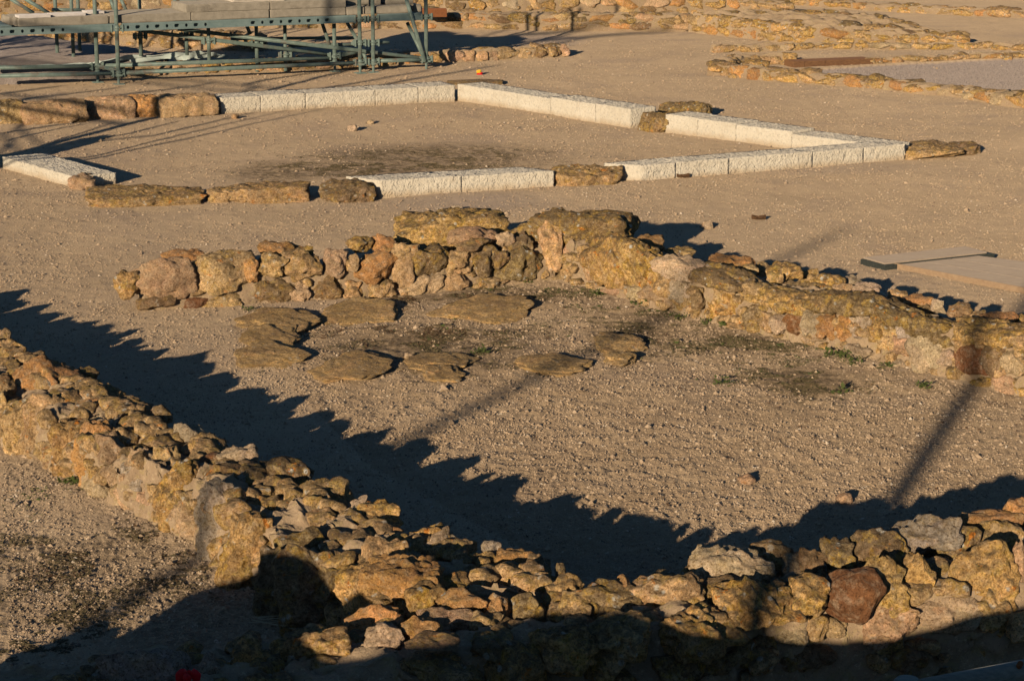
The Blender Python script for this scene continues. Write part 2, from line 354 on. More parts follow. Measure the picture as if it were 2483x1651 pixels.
# ------------------------------------------------------------------ stones
_ico = {}
def ico(n):
    if n not in _ico:
        bm = bmesh.new(); bmesh.ops.create_icosphere(bm, subdivisions=n, radius=1)
        _ico[n] = (np.array([v.co[:] for v in bm.verts]), np.array([[v.index for v in f.verts] for f in bm.faces])); bm.free()
    return _ico[n]
def stone_shape(size, seed, sub=4, box=3.0, facets=5, rough=1., low=1., plan=0):
    D, F = ico(sub); r = np.random.default_rng(seed); S = np.array(size)/2
    P = D*(np.sum(np.abs(D)**box, 1)**(-1/box))[:, None]
    for j in range(facets+plan):
        n = r.normal(size=3); n[2] *= .9 if j < facets else .15; n /= np.linalg.norm(n); s = (P@n).max()*r.uniform(.60, .88)
        h = np.maximum(P@n-s, 0); P = P-h[:, None]*n*.96
    P = P/np.abs(P).max(0)
    m = min(size); o = r.uniform(0, 90)
    k = n3(P, 1.15, o)*.14*low + n3(P, 2.6, o+7)*.085*low
    Q = P*S*(1+.9*k)[:, None]
    N = P/np.linalg.norm(P, axis=1)[:, None]
    w = Q/max(m, .05); q = min(1., m/.16)*rough
    rdg = np.abs(n3(Q, 15., o+3)); h = m*.07*rough*n3(w, 2.4, o) + q*(.020*n3(Q, 11., o+2) - .034*(rdg-.22) )
    if sub >= 4: h = h + q*(.013*n3(Q, 34., o+5) - .030*np.clip(n3(Q, 27., o+9)-.22, 0, .5))
    if sub >= 5: h = h + q*.0055*n3(Q, 72., o+1)
    Q = Q + N*h[:, None]
    return Q, F
TINT = dict(t=(.64, .455, .245), y=(.67, .455, .195), p=(.62, .43, .265), o=(.60, .34, .14), r=(.27, .125, .055), g=(.50, .43, .35),
            w=(.60, .48, .33), b=(.33, .225, .125), d=(.35, .26, .14))
LICH = dict(t=.6, y=.9, p=.2, o=.3, r=.05, g=.2, w=.15, b=.5, d=.9)
_seed = [100]
def tint(c):
    j = 1+.14*rnd.uniform(-1, 1); t = TINT[c]
    return (t[0]*j*(1+.05*rnd.uniform(-1, 1)), t[1]*j, t[2]*j*(1+.08*rnd.uniform(-1, 1)), min(1, max(0, LICH[c]+rnd.uniform(-.12, .12))))
def add_stone(parent, pos, size, rz, c='t', sub=4, name='stone', label=None, box=None, tilt=.1, facets=None, low=1., rough=1., plan=0):
    _seed[0] += 1; sd = _seed[0]
    Q, F = stone_shape(size, sd, sub, box or rnd.uniform(2.6, 4.2), rnd.randint(8, 13) if facets is None else facets, rough, low, plan)
    p = Vector(pos) - (parent.location if parent else Vector((0, 0, 0)))
    o = link(name, mesh_np(name, Q, F), M['stone'], parent, p, (rnd.uniform(-1, 1)*tilt, rnd.uniform(-1, 1)*tilt, rz+rnd.uniform(-1, 1)*tilt), tint(c))
    if label: o['label'] = label
    return o
class Wall:
    zo = 0.
    def __init__(s, name, label, cat, front, back, base=-.05, group=None):
        # front / back: plan polylines [(x, y, top)] of the two faces
        s.f = np.array(front, float); s.b = np.array(back, float)
        c = (s.f[:, :2].mean(0)+s.b[:, :2].mean(0))/2
        s.e = thing(name, label, cat, (c[0], c[1], 0), group); s.base = base; s.n = 0; s.filler = [[], [], 0]
    def _at(s, A, t):
        L = np.concatenate([[0], np.cumsum(np.linalg.norm(np.diff(A[:, :2], axis=0), axis=1))]); L /= L[-1]
        return np.stack([np.interp(t, L, A[:, i]) for i in range(3)], -1)
    def core(s, du=.018, inset=.03, drop=.045, amp=1., rag=.0):
        Lw = np.linalg.norm(np.diff(s.f[:, :2], axis=0), axis=1).sum(); nu = int(Lw/du)+2; t = np.linspace(0, 1, nu)
        f, b = s._at(s.f, t), s._at(s.b, t); d = (b-f)[:, :2]; w = np.linalg.norm(d, axis=1)[:, None]; d = d/w
        H = f[:, 2].mean(); nf = max(5, int((H+.05)/du)); nt_ = max(5, int(w.mean()/du)); rows = []
        for k in range(nf): a = k/nf; rows.append((f[:, :2]+d*(inset+.03*a), (1-a)*s.base+a*(f[:, 2]-drop)))
        for k in range(nt_+1):
            a = k/nt_; rows.append((f[:, :2]*(1-a)+b[:, :2]*a+d*(inset+.03)*(1-2*a), (f[:, 2]*(1-a)+b[:, 2]*a)-drop+.02*math.sin(math.pi*a)))
        for k in range(1, nf+1): a = 1-k/nf; rows.append((b[:, :2]-d*(inset+.03*a), (1-a)*s.base+a*(b[:, 2]-drop)))
        V = np.stack([np.concatenate([xy, z[:, None]], 1) for xy, z in rows]); nv = len(rows); V = V.reshape(-1, 3)
        W = V+np.stack([n3(V, 9, 1.1), n3(V, 9, 21.), n3(V, 9, 41.)], 1)*.030*amp+np.stack([n3(V, 27, 3.), n3(V, 27, 13.), n3(V, 27, 33.)], 1)*.013*amp
        W[:, 2] += rag*n3(V*np.array([1, 1, 0]), 5, 61.)*(V[:, 2] > .1)
        i = np.arange(nu*nv).reshape(nv, nu)
        F = np.stack([i[:-1, :-1], i[:-1, 1:], i[1:, 1:], i[1:, :-1]], -1).reshape(-1, 4)
        me = mesh_np('mortar', W-np.array(s.e.location), F)
        caps = [[int(q) for q in i[:, 0]], [int(q) for q in i[::-1, -1]]]
        bm = bmesh.new(); bm.from_mesh(me); bm.verts.ensure_lookup_table()
        for cp in caps: bm.faces.new([bm.verts[q] for q in cp])
        bmesh.ops.recalc_face_normals(bm, faces=bm.faces); bm.to_mesh(me); bm.free()
        link('mortar', me, M['mortar'], s.e)
    def _frame(s, k, x, y, ztest=.2):
        best = None
        for i in range(len(s.f)-1):
            p, q = s.f[i, :2], s.f[i+1, :2]; d = (q-p)/np.linalg.norm(q-p); n = np.array([-d[1], d[0]])
            if n @ (s.b[i, :2]-p) < 0: n = -n
            h = at_plane(k, x, y, p, n); u = (h[:2]-p)@d; L = np.linalg.norm(q-p)
            e = max(0, -u, u-L)
            if best is None or e < best[0]: best = (e, h, d, n)
        return best[1:]
    def face(s, k, items, depth=.22, proud=.035, **kw):
        for it in items:
            x, y, w, h, c = it[:5]; hit, d, n = s._frame(k, x, y); ds = FR[k][2]*hit[1]/FPX
            lw = w*ds/max(.55, abs(d[0])); lh = h*ds/math.cos(PITCH)*1.02
            dp = min(depth, max(.10, lw*.9)); pr = it[5] if len(it) > 5 and it[5] is not None else proud
            pos = hit + np.array([n[0], n[1], 0])*(dp/2-pr)
            s._add(pos, (lw*1.04, dp, lh), math.atan2(d[1], d[0]), c, it[6] if len(it) > 6 else None, **kw)
    def top(s, k, items, z, ang=None, th=None, **kw):
        for it in items:
            x, y, w, h, c = it[:5]; zz = (it[5] if len(it) > 5 and it[5] is not None else z)+s.zo
            p = at_z(k, x, y, zz-.05); ds = FR[k][2]*p[1]/FPX; W = w*ds; Hm = h*ds
            el = math.atan2(CAM_H-zz, p[1]); t = th or min(.16, max(.05, Hm*.72)); dp = min(max((Hm-t*.85)/math.sin(el), .10), W*1.3+.05, .5)
            a = rnd.uniform(-.4, .4) if ang is None else ang
            s._add((p[0], p[1]+.02, zz-t*.78), (W*1.03, dp*1.15, t*1.7), a, c, it[6] if len(it) > 6 else None, **kw)
    def _add(s, pos, size, rz, c, label=None, **kw):
        s.n += 1; size = (size[0]*1.13, size[1]*1.08, size[2]*1.12); big = max(size)*FPX/max(pos[1], 1)
        sub = 5 if big > 190 else 4 if big > 40 else 3
        add_stone(s.e, pos, size, rz, c, sub=kw.get('sub', sub), label=label, tilt=kw.get('tilt', .1), box=kw.get('box'), **(dict(low=.3, rough=.45, facets=9) if c == 'r' else {}))
    def fill(s, n, size=(.05, .12), where=('top',), colours='ttydbgp', sub=3):
        V, F, b = s.filler
        for _ in range(n):
            t = rnd.random(); f, bk = s._at(s.f, np.array([t]))[0], s._at(s.b, np.array([t]))[0]
            sz = rnd.uniform(*size); wh = rnd.choice(where)
            if wh in ('top', 'rear'):
                a = rnd.uniform(.06, .94) if wh == 'top' else rnd.uniform(.86, .97); p = f*(1-a)+bk*a; p[2] -= rnd.uniform(.02, .05)
            else:
                A, Bq = (f, bk) if wh == 'front' else (bk, f); dd = (Bq-A)[:2]; dd = dd/np.linalg.norm(dd)
                p = np.array([A[0]+dd[0]*.03, A[1]+dd[1]*.03, rnd.uniform(0, max(.02, A[2]-.03))])
            _seed[0] += 1
            Q, FF = stone_shape((sz*rnd.uniform(.9, 1.6), sz*rnd.uniform(.8, 1.3), sz*rnd.uniform(.6, 1.)), _seed[0], sub, rnd.uniform(2.4, 4), rnd.randint(3, 7))
            r = np.array(Euler((rnd.uniform(-.4, .4), rnd.uniform(-.4, .4), rnd.uniform(0, 6.3))).to_matrix())
            V.append(Q@r.T+p); F.append(FF+s.filler[2]); s.filler[2] += len(Q)
    def done(s, c='t'):
        if s.filler[0]:
            me = mesh_np('small_rubble', np.concatenate(s.filler[0])-np.array(s.e.location), np.concatenate(s.filler[1]))
            o = link('small_rubble', me, M['stone'], s.e, color=(*TINT[c], .7)); o['kind'] = 'stuff'
    def courses(s, n_rows, wmean, colours='tttyypobg', jit=.3, proud=.03, topstones=0, sub=3, maxn=100):
        # masonry of irregular courses on the front face, then capping stones
        L = np.linalg.norm(np.diff(s.f[:, :2], axis=0), axis=1).sum()
        for r_ in range(n_rows):
            u = rnd.uniform(-.05, 0)
            while u < L and s.n < maxn:
                w = wmean*rnd.uniform(1-jit, 1+jit*1.4); t = min(max((u+w/2)/L, 0), 1)
                p = s._at(s.f, np.array([t]))[0]; q = s._at(s.f, np.array([min(t+.01, 1)]))[0]; q0 = s._at(s.f, np.array([max(t-.01, 0)]))[0]
                b = s._at(s.b, np.array([t]))[0]; dd = (b-p)[:2]; dd /= np.linalg.norm(dd); H = p[2]; ch = H/n_rows
                dp = min(.24, np.linalg.norm((b-p)[:2])*.6)
                s._add((p[0]+dd[0]*(dp/2-proud), p[1]+dd[1]*(dp/2-proud), ch*(r_+.5)+rnd.uniform(-.01, .02)),
                       (w*1.02, dp, ch*rnd.uniform(.92, 1.15)), math.atan2((q-q0)[1], (q-q0)[0]), rnd.choice(colours), sub=sub)
                u += w
        for _ in range(topstones):
            if s.n >= maxn: break
            t = rnd.random(); f, b = s._at(s.f, np.array([t]))[0], s._at(s.b, np.array([t]))[0]; a = rnd.uniform(.2, .95); p = f*(1-a)+b*a
            w = wmean*rnd.uniform(.7, 1.3)
            s._add((p[0], p[1], p[2]-.02), (w, w*rnd.uniform(.7, 1.1), w*rnd.uniform(.3, .5)), rnd.uniform(-.5, .5), rnd.choice('ttdyb'), sub=sub)

# ------------------------------------------------------------------ rubble walls
# --- low wall closing the room at the back, with its two big corner boulders
w = Wall('rubble_wall', 'short low wall of rounded tan boulders closing the back of the sandy room', 'stone wall',
         [(-2.46, 14.84, .23), (-.69, 15.38, .27), (.30, 15.85, .30)], [(-2.56, 15.14, .20), (-.81, 15.70, .26), (.34, 16.2, .28)])
w.core(drop=.06, inset=.02)
w.face('H', [(195,640,175,215,'y'), (515,605,480,280,'p'), (985,565,480,350,'t'), (1225,510,120,200,'o'), (1388,500,235,165,'t'), (1650,500,310,235,'t'),
             (1920,460,190,180,'p'), (2052,470,85,140,'p'), (450,800,290,110,'b'), (760,800,220,95,'r',.01), (1035,785,370,110,'t'), (1400,705,320,190,'b'),
             (1615,710,160,160,'p'), (1830,670,235,195,'b'), (2045,685,170,130,'t')])
w.face('I', [(60,440,285,205,'o'), (230,485,130,225,'p'), (90,595,185,115,'t'), (252,320,165,105,'t'), (425,392,280,215,'d'), (638,398,180,190,'t'), (810,402,205,200,'d'),
             (1075,425,330,200,'d'), (370,575,270,140,'w'), (600,550,230,130,'p'), (850,555,270,115,'t'), (750,285,225,75,'b'), (930,370,90,110,'b')], proud=.05)
w.face('I', [(810,245,320,105,'p',-.05), (995,262,105,95,'w',-.04), (1118,290,205,125,'b',-.03)])
w.top('H', [(655,428,310,85,'o'), (880,440,140,70,'w'), (1420,362,385,120,'o',.31), (2095,310,220,95,'y',.33), (2290,320,160,110,'o',.32), (1660,400,120,70,'d',.3)], .27)
# corner boulders
P0 = at_z('I', 560, 285, .2)
add_stone(w.e, P0+np.array([.0, .20, .08]), (.80, .44, .25), .10, 'y', 5, 'corner_boulder', 'long squared yellow lichened boulder', box=9, tilt=.03, facets=3, low=.4, rough=1.2)
P0 = at_z('I', 1400, 260, .26)
add_stone(w.e, P0+np.array([.0, .16, .0]), (.95, .60, .40), -.12, 'd', 5, 'corner_boulder', 'biggest grey brown boulder of the corner', box=6, tilt=.05, facets=7, low=.7, rough=1.2)
w.face('I', [(1300,280,150,330,'t',.06), (1452,330,190,195,'p',.09), (1440,520,220,115,'t')], depth=.3)
w.fill(60, (.04, .09), ('top', 'front', 'back')); w.done()
# --- wall running from the corner to the right edge
w = Wall('rubble_wall', 'mortared wall running from the big corner boulder to the right edge', 'stone wall',
         [(.34, 15.82, .30), (1.0, 14.85, .29), (2.05, 13.62, .29), (2.95, 12.50, .31), (3.7, 11.55, .31)],
         [(.72, 16.15, .30), (1.40, 15.15, .26), (2.40, 13.90, .26), (3.32, 12.78, .28), (4.05, 11.85, .3)])
w.core(drop=.03, inset=.02, amp=1.7)
w.face('I', [(1680,390,260,340,'y',.08), (1890,440,300,310,'y',.05), (2190,430,270,120,'w',.07), (2130,560,170,240,'t'), (2215,610,150,190,'w'), (1730,605,120,90,'p'),
             (1880,632,100,100,'w'), (2010,650,180,140,'p'), (1560,480,110,120,'p')])
w.face('J', [(120,262,235,140,'w',.06), (170,435,115,165,'t'), (243,458,60,130,'b'), (385,500,230,195,'y'), (598,565,110,160,'d'), (690,592,80,110,'t'), (785,602,82,120,'w',.05),
             (868,610,110,130,'r'), (968,590,95,140,'w'), (1072,612,110,160,'o'), (1180,645,125,185,'o'), (1285,620,100,150,'g'), (1395,655,95,180,'y'), (950,707,140,58,'w'),
             (1275,780,118,78,'w',.05), (1550,745,135,120,'p'), (1612,665,110,90,'g'), (1722,795,140,210,'w',.05), (1850,833,115,112,'w'), (2003,830,182,165,'r',.05), (2150,835,105,185,'b'),
             (2292,850,138,145,'w',.05), (2200,1000,160,125,'p'), (2080,985,95,70,'y'), (2335,1045,70,90,'y'), (1535,862,105,50,'w'), (1480,700,90,120,'t'), (1960,720,90,60,'t'), (470,610,120,70,'t')], proud=.03)
w.face('J', [(330,300,360,115,'d',.07), (560,375,190,100,'t',.05), (785,458,400,95,'y',.05), (1262,490,440,130,'d',.08), (1650,630,430,170,'d',.08), (2045,675,420,140,'y',.08), (2275,690,220,115,'t',.06)], depth=.3)
w.top('I', [(1975,270,270,115,'o',.36), (2200,350,200,80,'t',.3)], .3)
w.top('J', [(470,218,290,115,'o',.33), (590,272,80,60,'t',.32), (680,262,100,60,'t'), (760,320,120,80,'t',.31), (810,275,185,100,'y',.34), (960,310,120,50,'t'), (1100,350,200,80,'y',.31),
            (1045,398,150,55,'d'), (1195,402,135,55,'p'), (1345,402,190,75,'w',.32), (1500,492,85,100,'d',.33), (1660,470,220,90,'o'), (1808,500,72,55,'w',.33), (1945,530,140,70,'b',.32),
            (2040,572,120,60,'t'), (2200,580,230,65,'o',.32), (2340,600,80,70,'y'), (1250,350,90,50,'w'), (1560,440,120,50,'t'), (1730,540,160,50,'d'), (380,255,150,60,'w'), (900,380,160,60,'d')], .28)
w.fill(260, (.03, .10), ('top', 'front', 'front', 'back')); w.done()
# --- wall crossing the left side of the picture
w = Wall('rubble_wall', 'broad ruined wall with loose stones on top slanting from the left edge', 'stone wall',
         [(-5.6, 15.5, .30), (-3.4, 12.5, .30), (-2.62, 11.45, .29), (-1.95, 10.45, .28), (-1.45, 9.82, .29), (-.95, 8.97, .31), (-.32, 8.08, .36)],
         [(-5.2, 15.85, .25), (-3.0, 12.80, .28), (-2.34, 11.78, .29), (-1.66, 10.68, .30), (-1.18, 10.0, .30), (-.65, 9.24, .32), (.2, 8.22, .38)])
w.zo = -.035; w.core(drop=.055, inset=.0, rag=.07, amp=1.7)
w.top('K', [(20,85,110,70,'t',.35), (90,150,180,90,'t',.36), (125,215,190,150,'b',.34), (355,335,450,255,'o',.40), (640,390,260,120,'d',.33), (805,520,445,150,'t',.34), (457,525,155,70,'g',.28),
            (1075,615,270,120,'b',.35), (1290,690,160,95,'d',.37), (745,665,270,125,'o',.30,'brick red stone'), (600,630,150,90,'t',.29), (950,715,200,95,'t',.31), (1110,690,180,90,'t',.34),
            (1480,820,245,165,'w',.38), (1655,925,310,125,'t',.36), (1385,900,120,70,'b',.29), (1240,795,130,70,'t',.29), (1255,865,110,80,'w',.29), (1150,940,215,70,'g',.27), (1475,965,130,90,'b',.29),
            (1650,1000,110,80,'t',.29), (1900,1012,330,145,'w',.37,'pale yellowish stone'), (1790,1165,380,150,'b',.35), (1960,1230,240,85,'g',.34), (2080,1150,140,90,'d',.34),
            (200,470,220,80,'d',.31), (60,330,180,120,'d',.32), (30,450,150,110,'b',.31), (480,420,200,90,'b',.30), (1000,820,160,90,'d',.27), (1080,870,120,70,'b',.27)], .3)
w.top('K', [(1690,1080,260,58,'r',.33,'broken red roof tile fragment')], .33, th=.045, ang=.1, box=6, tilt=.03)
w.top('K', [(110,690,210,210,'t',.28), (335,665,290,230,'t',.31), (20,620,140,170,'t',.27), (560,880,260,200,'y',.27), (800,880,370,230,'o',.32), (1110,1090,330,280,'p',.29), (1335,1080,280,120,'t',.32),
            (1430,1215,350,200,'y',.31), (1725,1385,330,225,'g',.33,'smooth grey block')], .3, th=.22, box=6)
w.face('K', [(180,860,190,150,'t'), (60,800,160,170,'t'), (350,960,220,150,'t'), (540,1040,200,180,'y'), (700,1100,210,170,'y'), (860,1150,180,180,'p'), (1080,1365,230,145,'p'), (1220,1470,180,150,'t'),
             (960,1280,170,130,'t'), (400,1110,120,150,'p'), (1380,1480,140,180,'t'), (760,950,160,200,'p'), (1000,1180,130,190,'g'), (1250,1310,160,160,'t'), (1480,1400,150,160,'t')], depth=.25, proud=.015)
w.top('L', [(765,265,290,150,'d',.37), (1010,405,340,195,'t',.37), (680,365,160,65,'r',.32,'purplish red stone'), (605,425,210,105,'t',.33), (620,495,190,85,'y',.31), (820,500,225,70,'t',.33), (925,480,350,110,'t',.33),
            (795,585,195,105,'w',.32), (985,590,195,110,'t',.33), (1160,560,120,90,'t',.33), (1335,545,300,155,'y',.38), (1225,490,130,70,'w',.36), (1365,690,270,180,'o',.34), (1655,685,330,190,'w',.40),
            (900,720,340,170,'d',.36), (1340,600,220,70,'t',.34), (1160,700,200,120,'d',.29), (1560,790,160,90,'t',.31), (1680,830,150,90,'b',.33)], .33)
w.top('L', [(500,650,320,250,'y',.31,'grey stone splashed with orange lichen'), (930,860,390,280,'d',.36), (690,880,250,230,'d',.28), (1400,830,300,120,'t',.38)], .3, th=.24, box=7)
w.face('L', [(120,560,170,200,'p'), (300,760,150,170,'t'), (480,820,180,130,'t'), (345,795,90,100,'y'), (1065,920,130,180,'d',.08), (690,940,240,190,'d',.07), (960,1110,380,260,'d',.08), (780,1060,190,170,'d'),
             (1230,950,220,310,'y',.08), (1500,930,390,230,'o',.10), (1600,1075,390,260,'y',.09), (1380,1100,250,200,'t',.06), (600,760,170,170,'t')], depth=.32, proud=.03)
w.top('M', [(165,365,360,200,'y',.40), (290,440,160,80,'g',.37), (430,480,190,130,'t',.38), (365,580,170,130,'o',.34), (555,585,200,150,'y',.38), (800,585,350,195,'o',.39), (650,500,170,105,'g',.39),
            (1035,625,170,80,'t',.39), (1200,690,90,105,'d',.42), (1040,740,230,135,'y',.38), (510,730,160,105,'t',.34), (770,765,250,145,'d',.36)], .37)
w.fill(420, (.04, .14), ('top', 'front', 'rear', 'rear')); w.done()
# --- front wall along the bottom right
w = Wall('rubble_wall', 'front wall of fat lichened boulders along the bottom right, its lower half in deep shade', 'stone wall',
         [(-2.2, 6.95, .28), (-.9, 7.25, .30), (0, 7.58, .35), (.6, 7.72, .38), (1.2, 8.05, .38), (1.9, 8.18, .39), (2.8, 8.42, .40)],
         [(-2.3, 7.55, .26), (-1.0, 7.92, .29), (.25, 8.05, .36), (.75, 8.35, .38), (1.4, 8.62, .40), (2.0, 8.95, .42), (2.9, 9.45, .44)])
w.core(drop=.045, inset=.02, amp=1.3, rag=.03)
w.top('M', [(1245,800,280,130,'y',.41), (1620,845,470,200,'d',.43), (1730,770,120,60,'o',.44), (1310,945,270,125,'t',.40), (930,965,260,170,'d',.39), (690,930,250,140,'o',.39), (400,925,390,165,'o',.40),
            (610,1070,285,150,'t',.37), (250,1070,480,165,'p',.37), (2090,765,520,250,'t',.46), (80,870,330,250,'y',.39), (1180,900,180,80,'b',.37), (1500,950,180,90,'d',.38), (1720,960,300,110,'d',.38)], .38)
w.top('L', [(925,1375,480,165,'y',.36), (1395,1315,250,145,'w',.38), (1340,1225,380,165,'o',.35), (1620,1270,230,120,'o',.38), (1150,1420,170,90,'g',.31)], .36)
w.top('N', [(485,615,520,255,'w',.47), (255,632,195,140,'t',.43), (725,545,270,125,'b',.46), (870,635,180,105,'w',.42), (985,580,205,100,'b',.45), (985,668,140,90,'t',.40), (375,785,240,135,'d',.42),
            (270,845,180,60,'y',.39), (1150,520,220,165,'d',.47), (1410,485,365,160,'d',.48), (1675,400,500,220,'g',.50,'broad smooth grey stone speckled orange'), (1945,448,245,150,'d',.47), (1660,500,150,60,'y',.44),
            (2130,315,410,80,'o',.50), (2210,400,310,150,'t',.47), (2320,260,170,140,'o',.52), (1400,650,120,60,'d',.41), (1800,520,200,70,'d',.42), (1500,540,190,70,'d',.42), (770,760,160,70,'b',.38)], .43)
w.top('N', [(1460,690,270,240,'y',.45), (1685,700,200,160,'y',.42), (1775,640,330,170,'y',.44), (2120,600,430,290,'y',.47), (2350,600,120,280,'p',.45)], .43, th=.24)
w.face('N', [(250,1030,500,290,'y',.10), (670,860,440,250,'y',.09), (945,815,270,250,'y',.07), (1262,785,345,320,'r',.09,'big rust brown boulder'), (1500,990,345,250,'p',.05), (1870,940,420,260,'w',.05), (2180,900,220,230,'t',.03),
             (880,1050,230,120,'w',.02), (1130,1000,180,150,'t',.01), (600,1180,330,190,'d',.03), (1000,1190,330,150,'b',.02), (2330,960,200,200,'t'), (1650,1180,300,140,'b'), (300,1260,320,160,'d')], depth=.34)
w.face('M', [(1260,1290,540,360,'y',.10), (1680,1190,540,380,'t',.08), (870,1390,470,280,'y',.10), (340,1440,660,190,'t',.09), (1560,1440,330,200,'y',.05), (180,1240,400,130,'b',.06), (620,1260,240,150,'b',.05), (2150,1420,460,200,'d',.03)], depth=.36)
w.top('O', [(1150,1290,760,130,'g',.34,'smooth blue grey slab with orange lichen patches'), (1640,1300,260,80,'g',.33), (2060,1230,340,90,'y',.33), (2250,1330,300,70,'d',.3)], .33, th=.14)
w.fill(240, (.04, .12), ('top', 'top', 'top', 'front')); w.done()

# ------------------------------------------------------------------ far rubble walls
def pts(k, seq, z=0.): return [at_z(k, x, y, z)[:2] for x, y in seq]
def far_wall(label, seq, H, thick, rows, wm, colours, tops, kind='rubble_wall', k='P', rag=.03, fl=20, du=.05):
    f = [np.array(p) for p in pts(k, seq)]; n = len(f); F = []; Bk = []
    for i, p in enumerate(f):
        d = f[min(i+1, n-1)]-f[max(i-1, 0)]; d = d/np.linalg.norm(d); nn = np.array([-d[1], d[0]])
        if nn[1] < 0: nn = -nn
        h = H[i] if isinstance(H, list) else H; t = thick[i] if isinstance(thick, list) else thick
        F.append((p[0], p[1], h)); Bk.append((*(p+nn*t), h*.95))
    w = Wall(kind, label, 'stone wall', F, Bk, group='rubble walls of the far rooms'); w.core(du=du, drop=.005, inset=-.005, rag=rag)
    w.courses(rows, wm, colours, topstones=tops); w.fill(fl, (.06, .14), ('top', 'front')); w.done(); return w
far_wall('low curb of small upright rubble stones running out beside the scaffold', [(860,166), (1040,155), (1200,147), (1368,139)], .14, .25, 1, .22, 'ttpoyb', 8)
far_wall('low rubble footing showing beneath the front tubes of the scaffold', [(-60,200), (240,190), (480,178), (700,172), (860,168)], .13, .3, 1, .25, 'ttybp', 12)
far_wall('rubble wall in the shade under the scaffold deck, behind the gravel heap', [(70,92), (200,103), (400,118), (620,126)], .24, .4, 2, .26, 'ttbybo', 10)
far_wall('two course wall of rounded boulders crossing behind the scaffold to the middle of the picture', [(600,68), (830,70), (1040,73), (1270,75), (1500,76), (1665,78)], .24, .7, 2, .33, 'ttbdbpo', 10)
far_wall('upper wall of pale rubble behind the rounded boulder wall', [(1090,54), (1300,50), (1500,47), (1760,44), (1900,46)], [.33, .36, .36, .30, .24], .8, 2, .33, 'wptytob', 16)
far_wall('thick spread of yellow lichened rubble running down to the right', [(1668,79), (1760,91), (1960,111), (2170,117), (2330,119)], [.28, .29, .27, .20, .13], [1.5, 2.3, 2.6, 2.0, .7], 2, .3, 'yyytyo', 40, fl=90, rag=.08)
far_wall('thin curb of flat yellow stones at the foot of the rubble spread', [(1731,129), (1860,126), (2000,121), (2200,122), (2380,121), (2540,126)], [.09, .09, .08, .07, .08, .08], .2, 1, .28, 'yytw', 0)
far_wall('curb of yellow stones in front of the grey gravel pit', [(1771,191), (1860,198), (2100,214), (2340,240), (2420,258), (2580,280)], [.16, .12, .09, .10, .13, .14], [.55, .4, .35, .4, .5, .5], 1, .26, 'yytwow', 30)
far_wall('thin far side curb of the grey gravel pit', [(2110,156), (2240,150), (2330,146), (2560,139)], .06, .2, 1, .28, 'yyot', 0)
far_wall('stub of yellow stones at the corner of the pit beside the brown beam', [(1772,186), (1790,166), (1850,158), (1925,157)], .13, .3, 1, .24, 'yyt', 6)
far_wall('faraway thin wall of yellow stones at the top right', [(1840,10), (1990,18), (2120,28), (2300,38), (2540,49)], .10, .4, 1, .3, 'yyot', 20)
far_wall('tall mortared wall behind the left end of the scaffold', [(-120,56), (150,50), (330,46), (470,44)], .62, .5, 4, .30, 'tpwytob', 10)
far_wall('hazy far wall of grey rubble at the top centre', [(1000,22), (1300,14), (1560,8), (1760,6)], .16, .5, 1, .35, 'gbtt', 12)

# ------------------------------------------------------------------ old footings and white blocks of the middle room
def loose(name, label, cat, k, x, y, w, h, depth, rz, c, box=4., dz=0., group=None, sub=5, rise=None, facets=5, tilt=.04, low=.45, rough=1., plan=0):
    p = at_z(k, x, y+h/2, dz); ds = FR[k][2]*p[1]/FPX; W = w*ds; Hm = rise or max(.05, (h*ds-depth*.16)/.98)
    d = np.array([-math.sin(rz), math.cos(rz)])
    o = add_stone(None, (p[0]+d[0]*depth*.45, p[1]+d[1]*depth*.45, Hm*.42), (W, depth, Hm*1.35), rz, c, sub, name, None, box, tilt, facets, low, rough, plan)
    return tag(o, label, cat, group)
G1, G2 = .375, -.68
GF = 'old footing stones of the middle room'
loose('footing_stone', 'pale rounded footing stone cut by the left picture edge', 'stone', 'E', 60, 225, 260, 130, .45, G1, 't', group=GF, rise=.2, box=10, low=.25, facets=3, rough=.8)
loose('footing_stone', 'long tan footing stone behind a dark shadow stripe, second from the left edge', 'stone', 'E', 410, 222, 460, 145, .45, G1, 'p', group=GF, rise=.2, box=10, low=.25, facets=3, rough=.8)
loose('footing_stone', 'pinkish cracked footing stone between two longer ones in the back row', 'stone', 'E', 815, 195, 330, 140, .45, G1, 'p', group=GF, rise=.2, box=10, low=.25, facets=3, rough=.8)
loose('footing_stone', 'narrow footing stone with an orange crack in the back row', 'stone', 'E', 1060, 180, 190, 145, .42, G1, 'o', group=GF, rise=.2, box=10, low=.25, facets=3, rough=.8)
loose('footing_stone', 'long yellowish footing stone butting against the first white block', 'stone', 'E', 1360, 175, 430, 145, .45, G1, 'p', group=GF, rise=.2, box=10, low=.25, facets=3, rough=.8)
loose('footing_stone', 'wide flat lichened footing slab at the front left corner of the white blocks', 'stone', 'E', 1040, 800, 840, 180, .62, .16, 't', group=GF, rise=.105, box=7, low=.6)
loose('footing_stone', 'small tan footing stone right of a dark gap', 'stone', 'E', 1610, 825, 190, 85, .35, G1, 't', group=GF, sub=4, rise=.10)
loose('footing_stone', 'long flat yellow edged footing slab in the front row', 'stone', 'E', 1915, 795, 690, 130, .42, .22, 't', group=GF, rise=.115, box=8, low=.5)
loose('footing_stone', 'dark broken footing stone leaning at the end of the front white block', 'stone', 'F', 150, 810, 370, 115, .45, .25, 'b', group=GF, rise=.13)
loose('footing_stone', 'brown weathered footing stone between the two front white blocks', 'stone', 'F', 1800, 692, 510, 140, .42, G1, 't', group=GF, rise=.14)
loose('footing_stone', 'flat brown footing stone beyond the right hand tip of the white blocks', 'stone', 'G', 1790, 500, 430, 110, .7, .2, 't', group=GF, rise=.11)
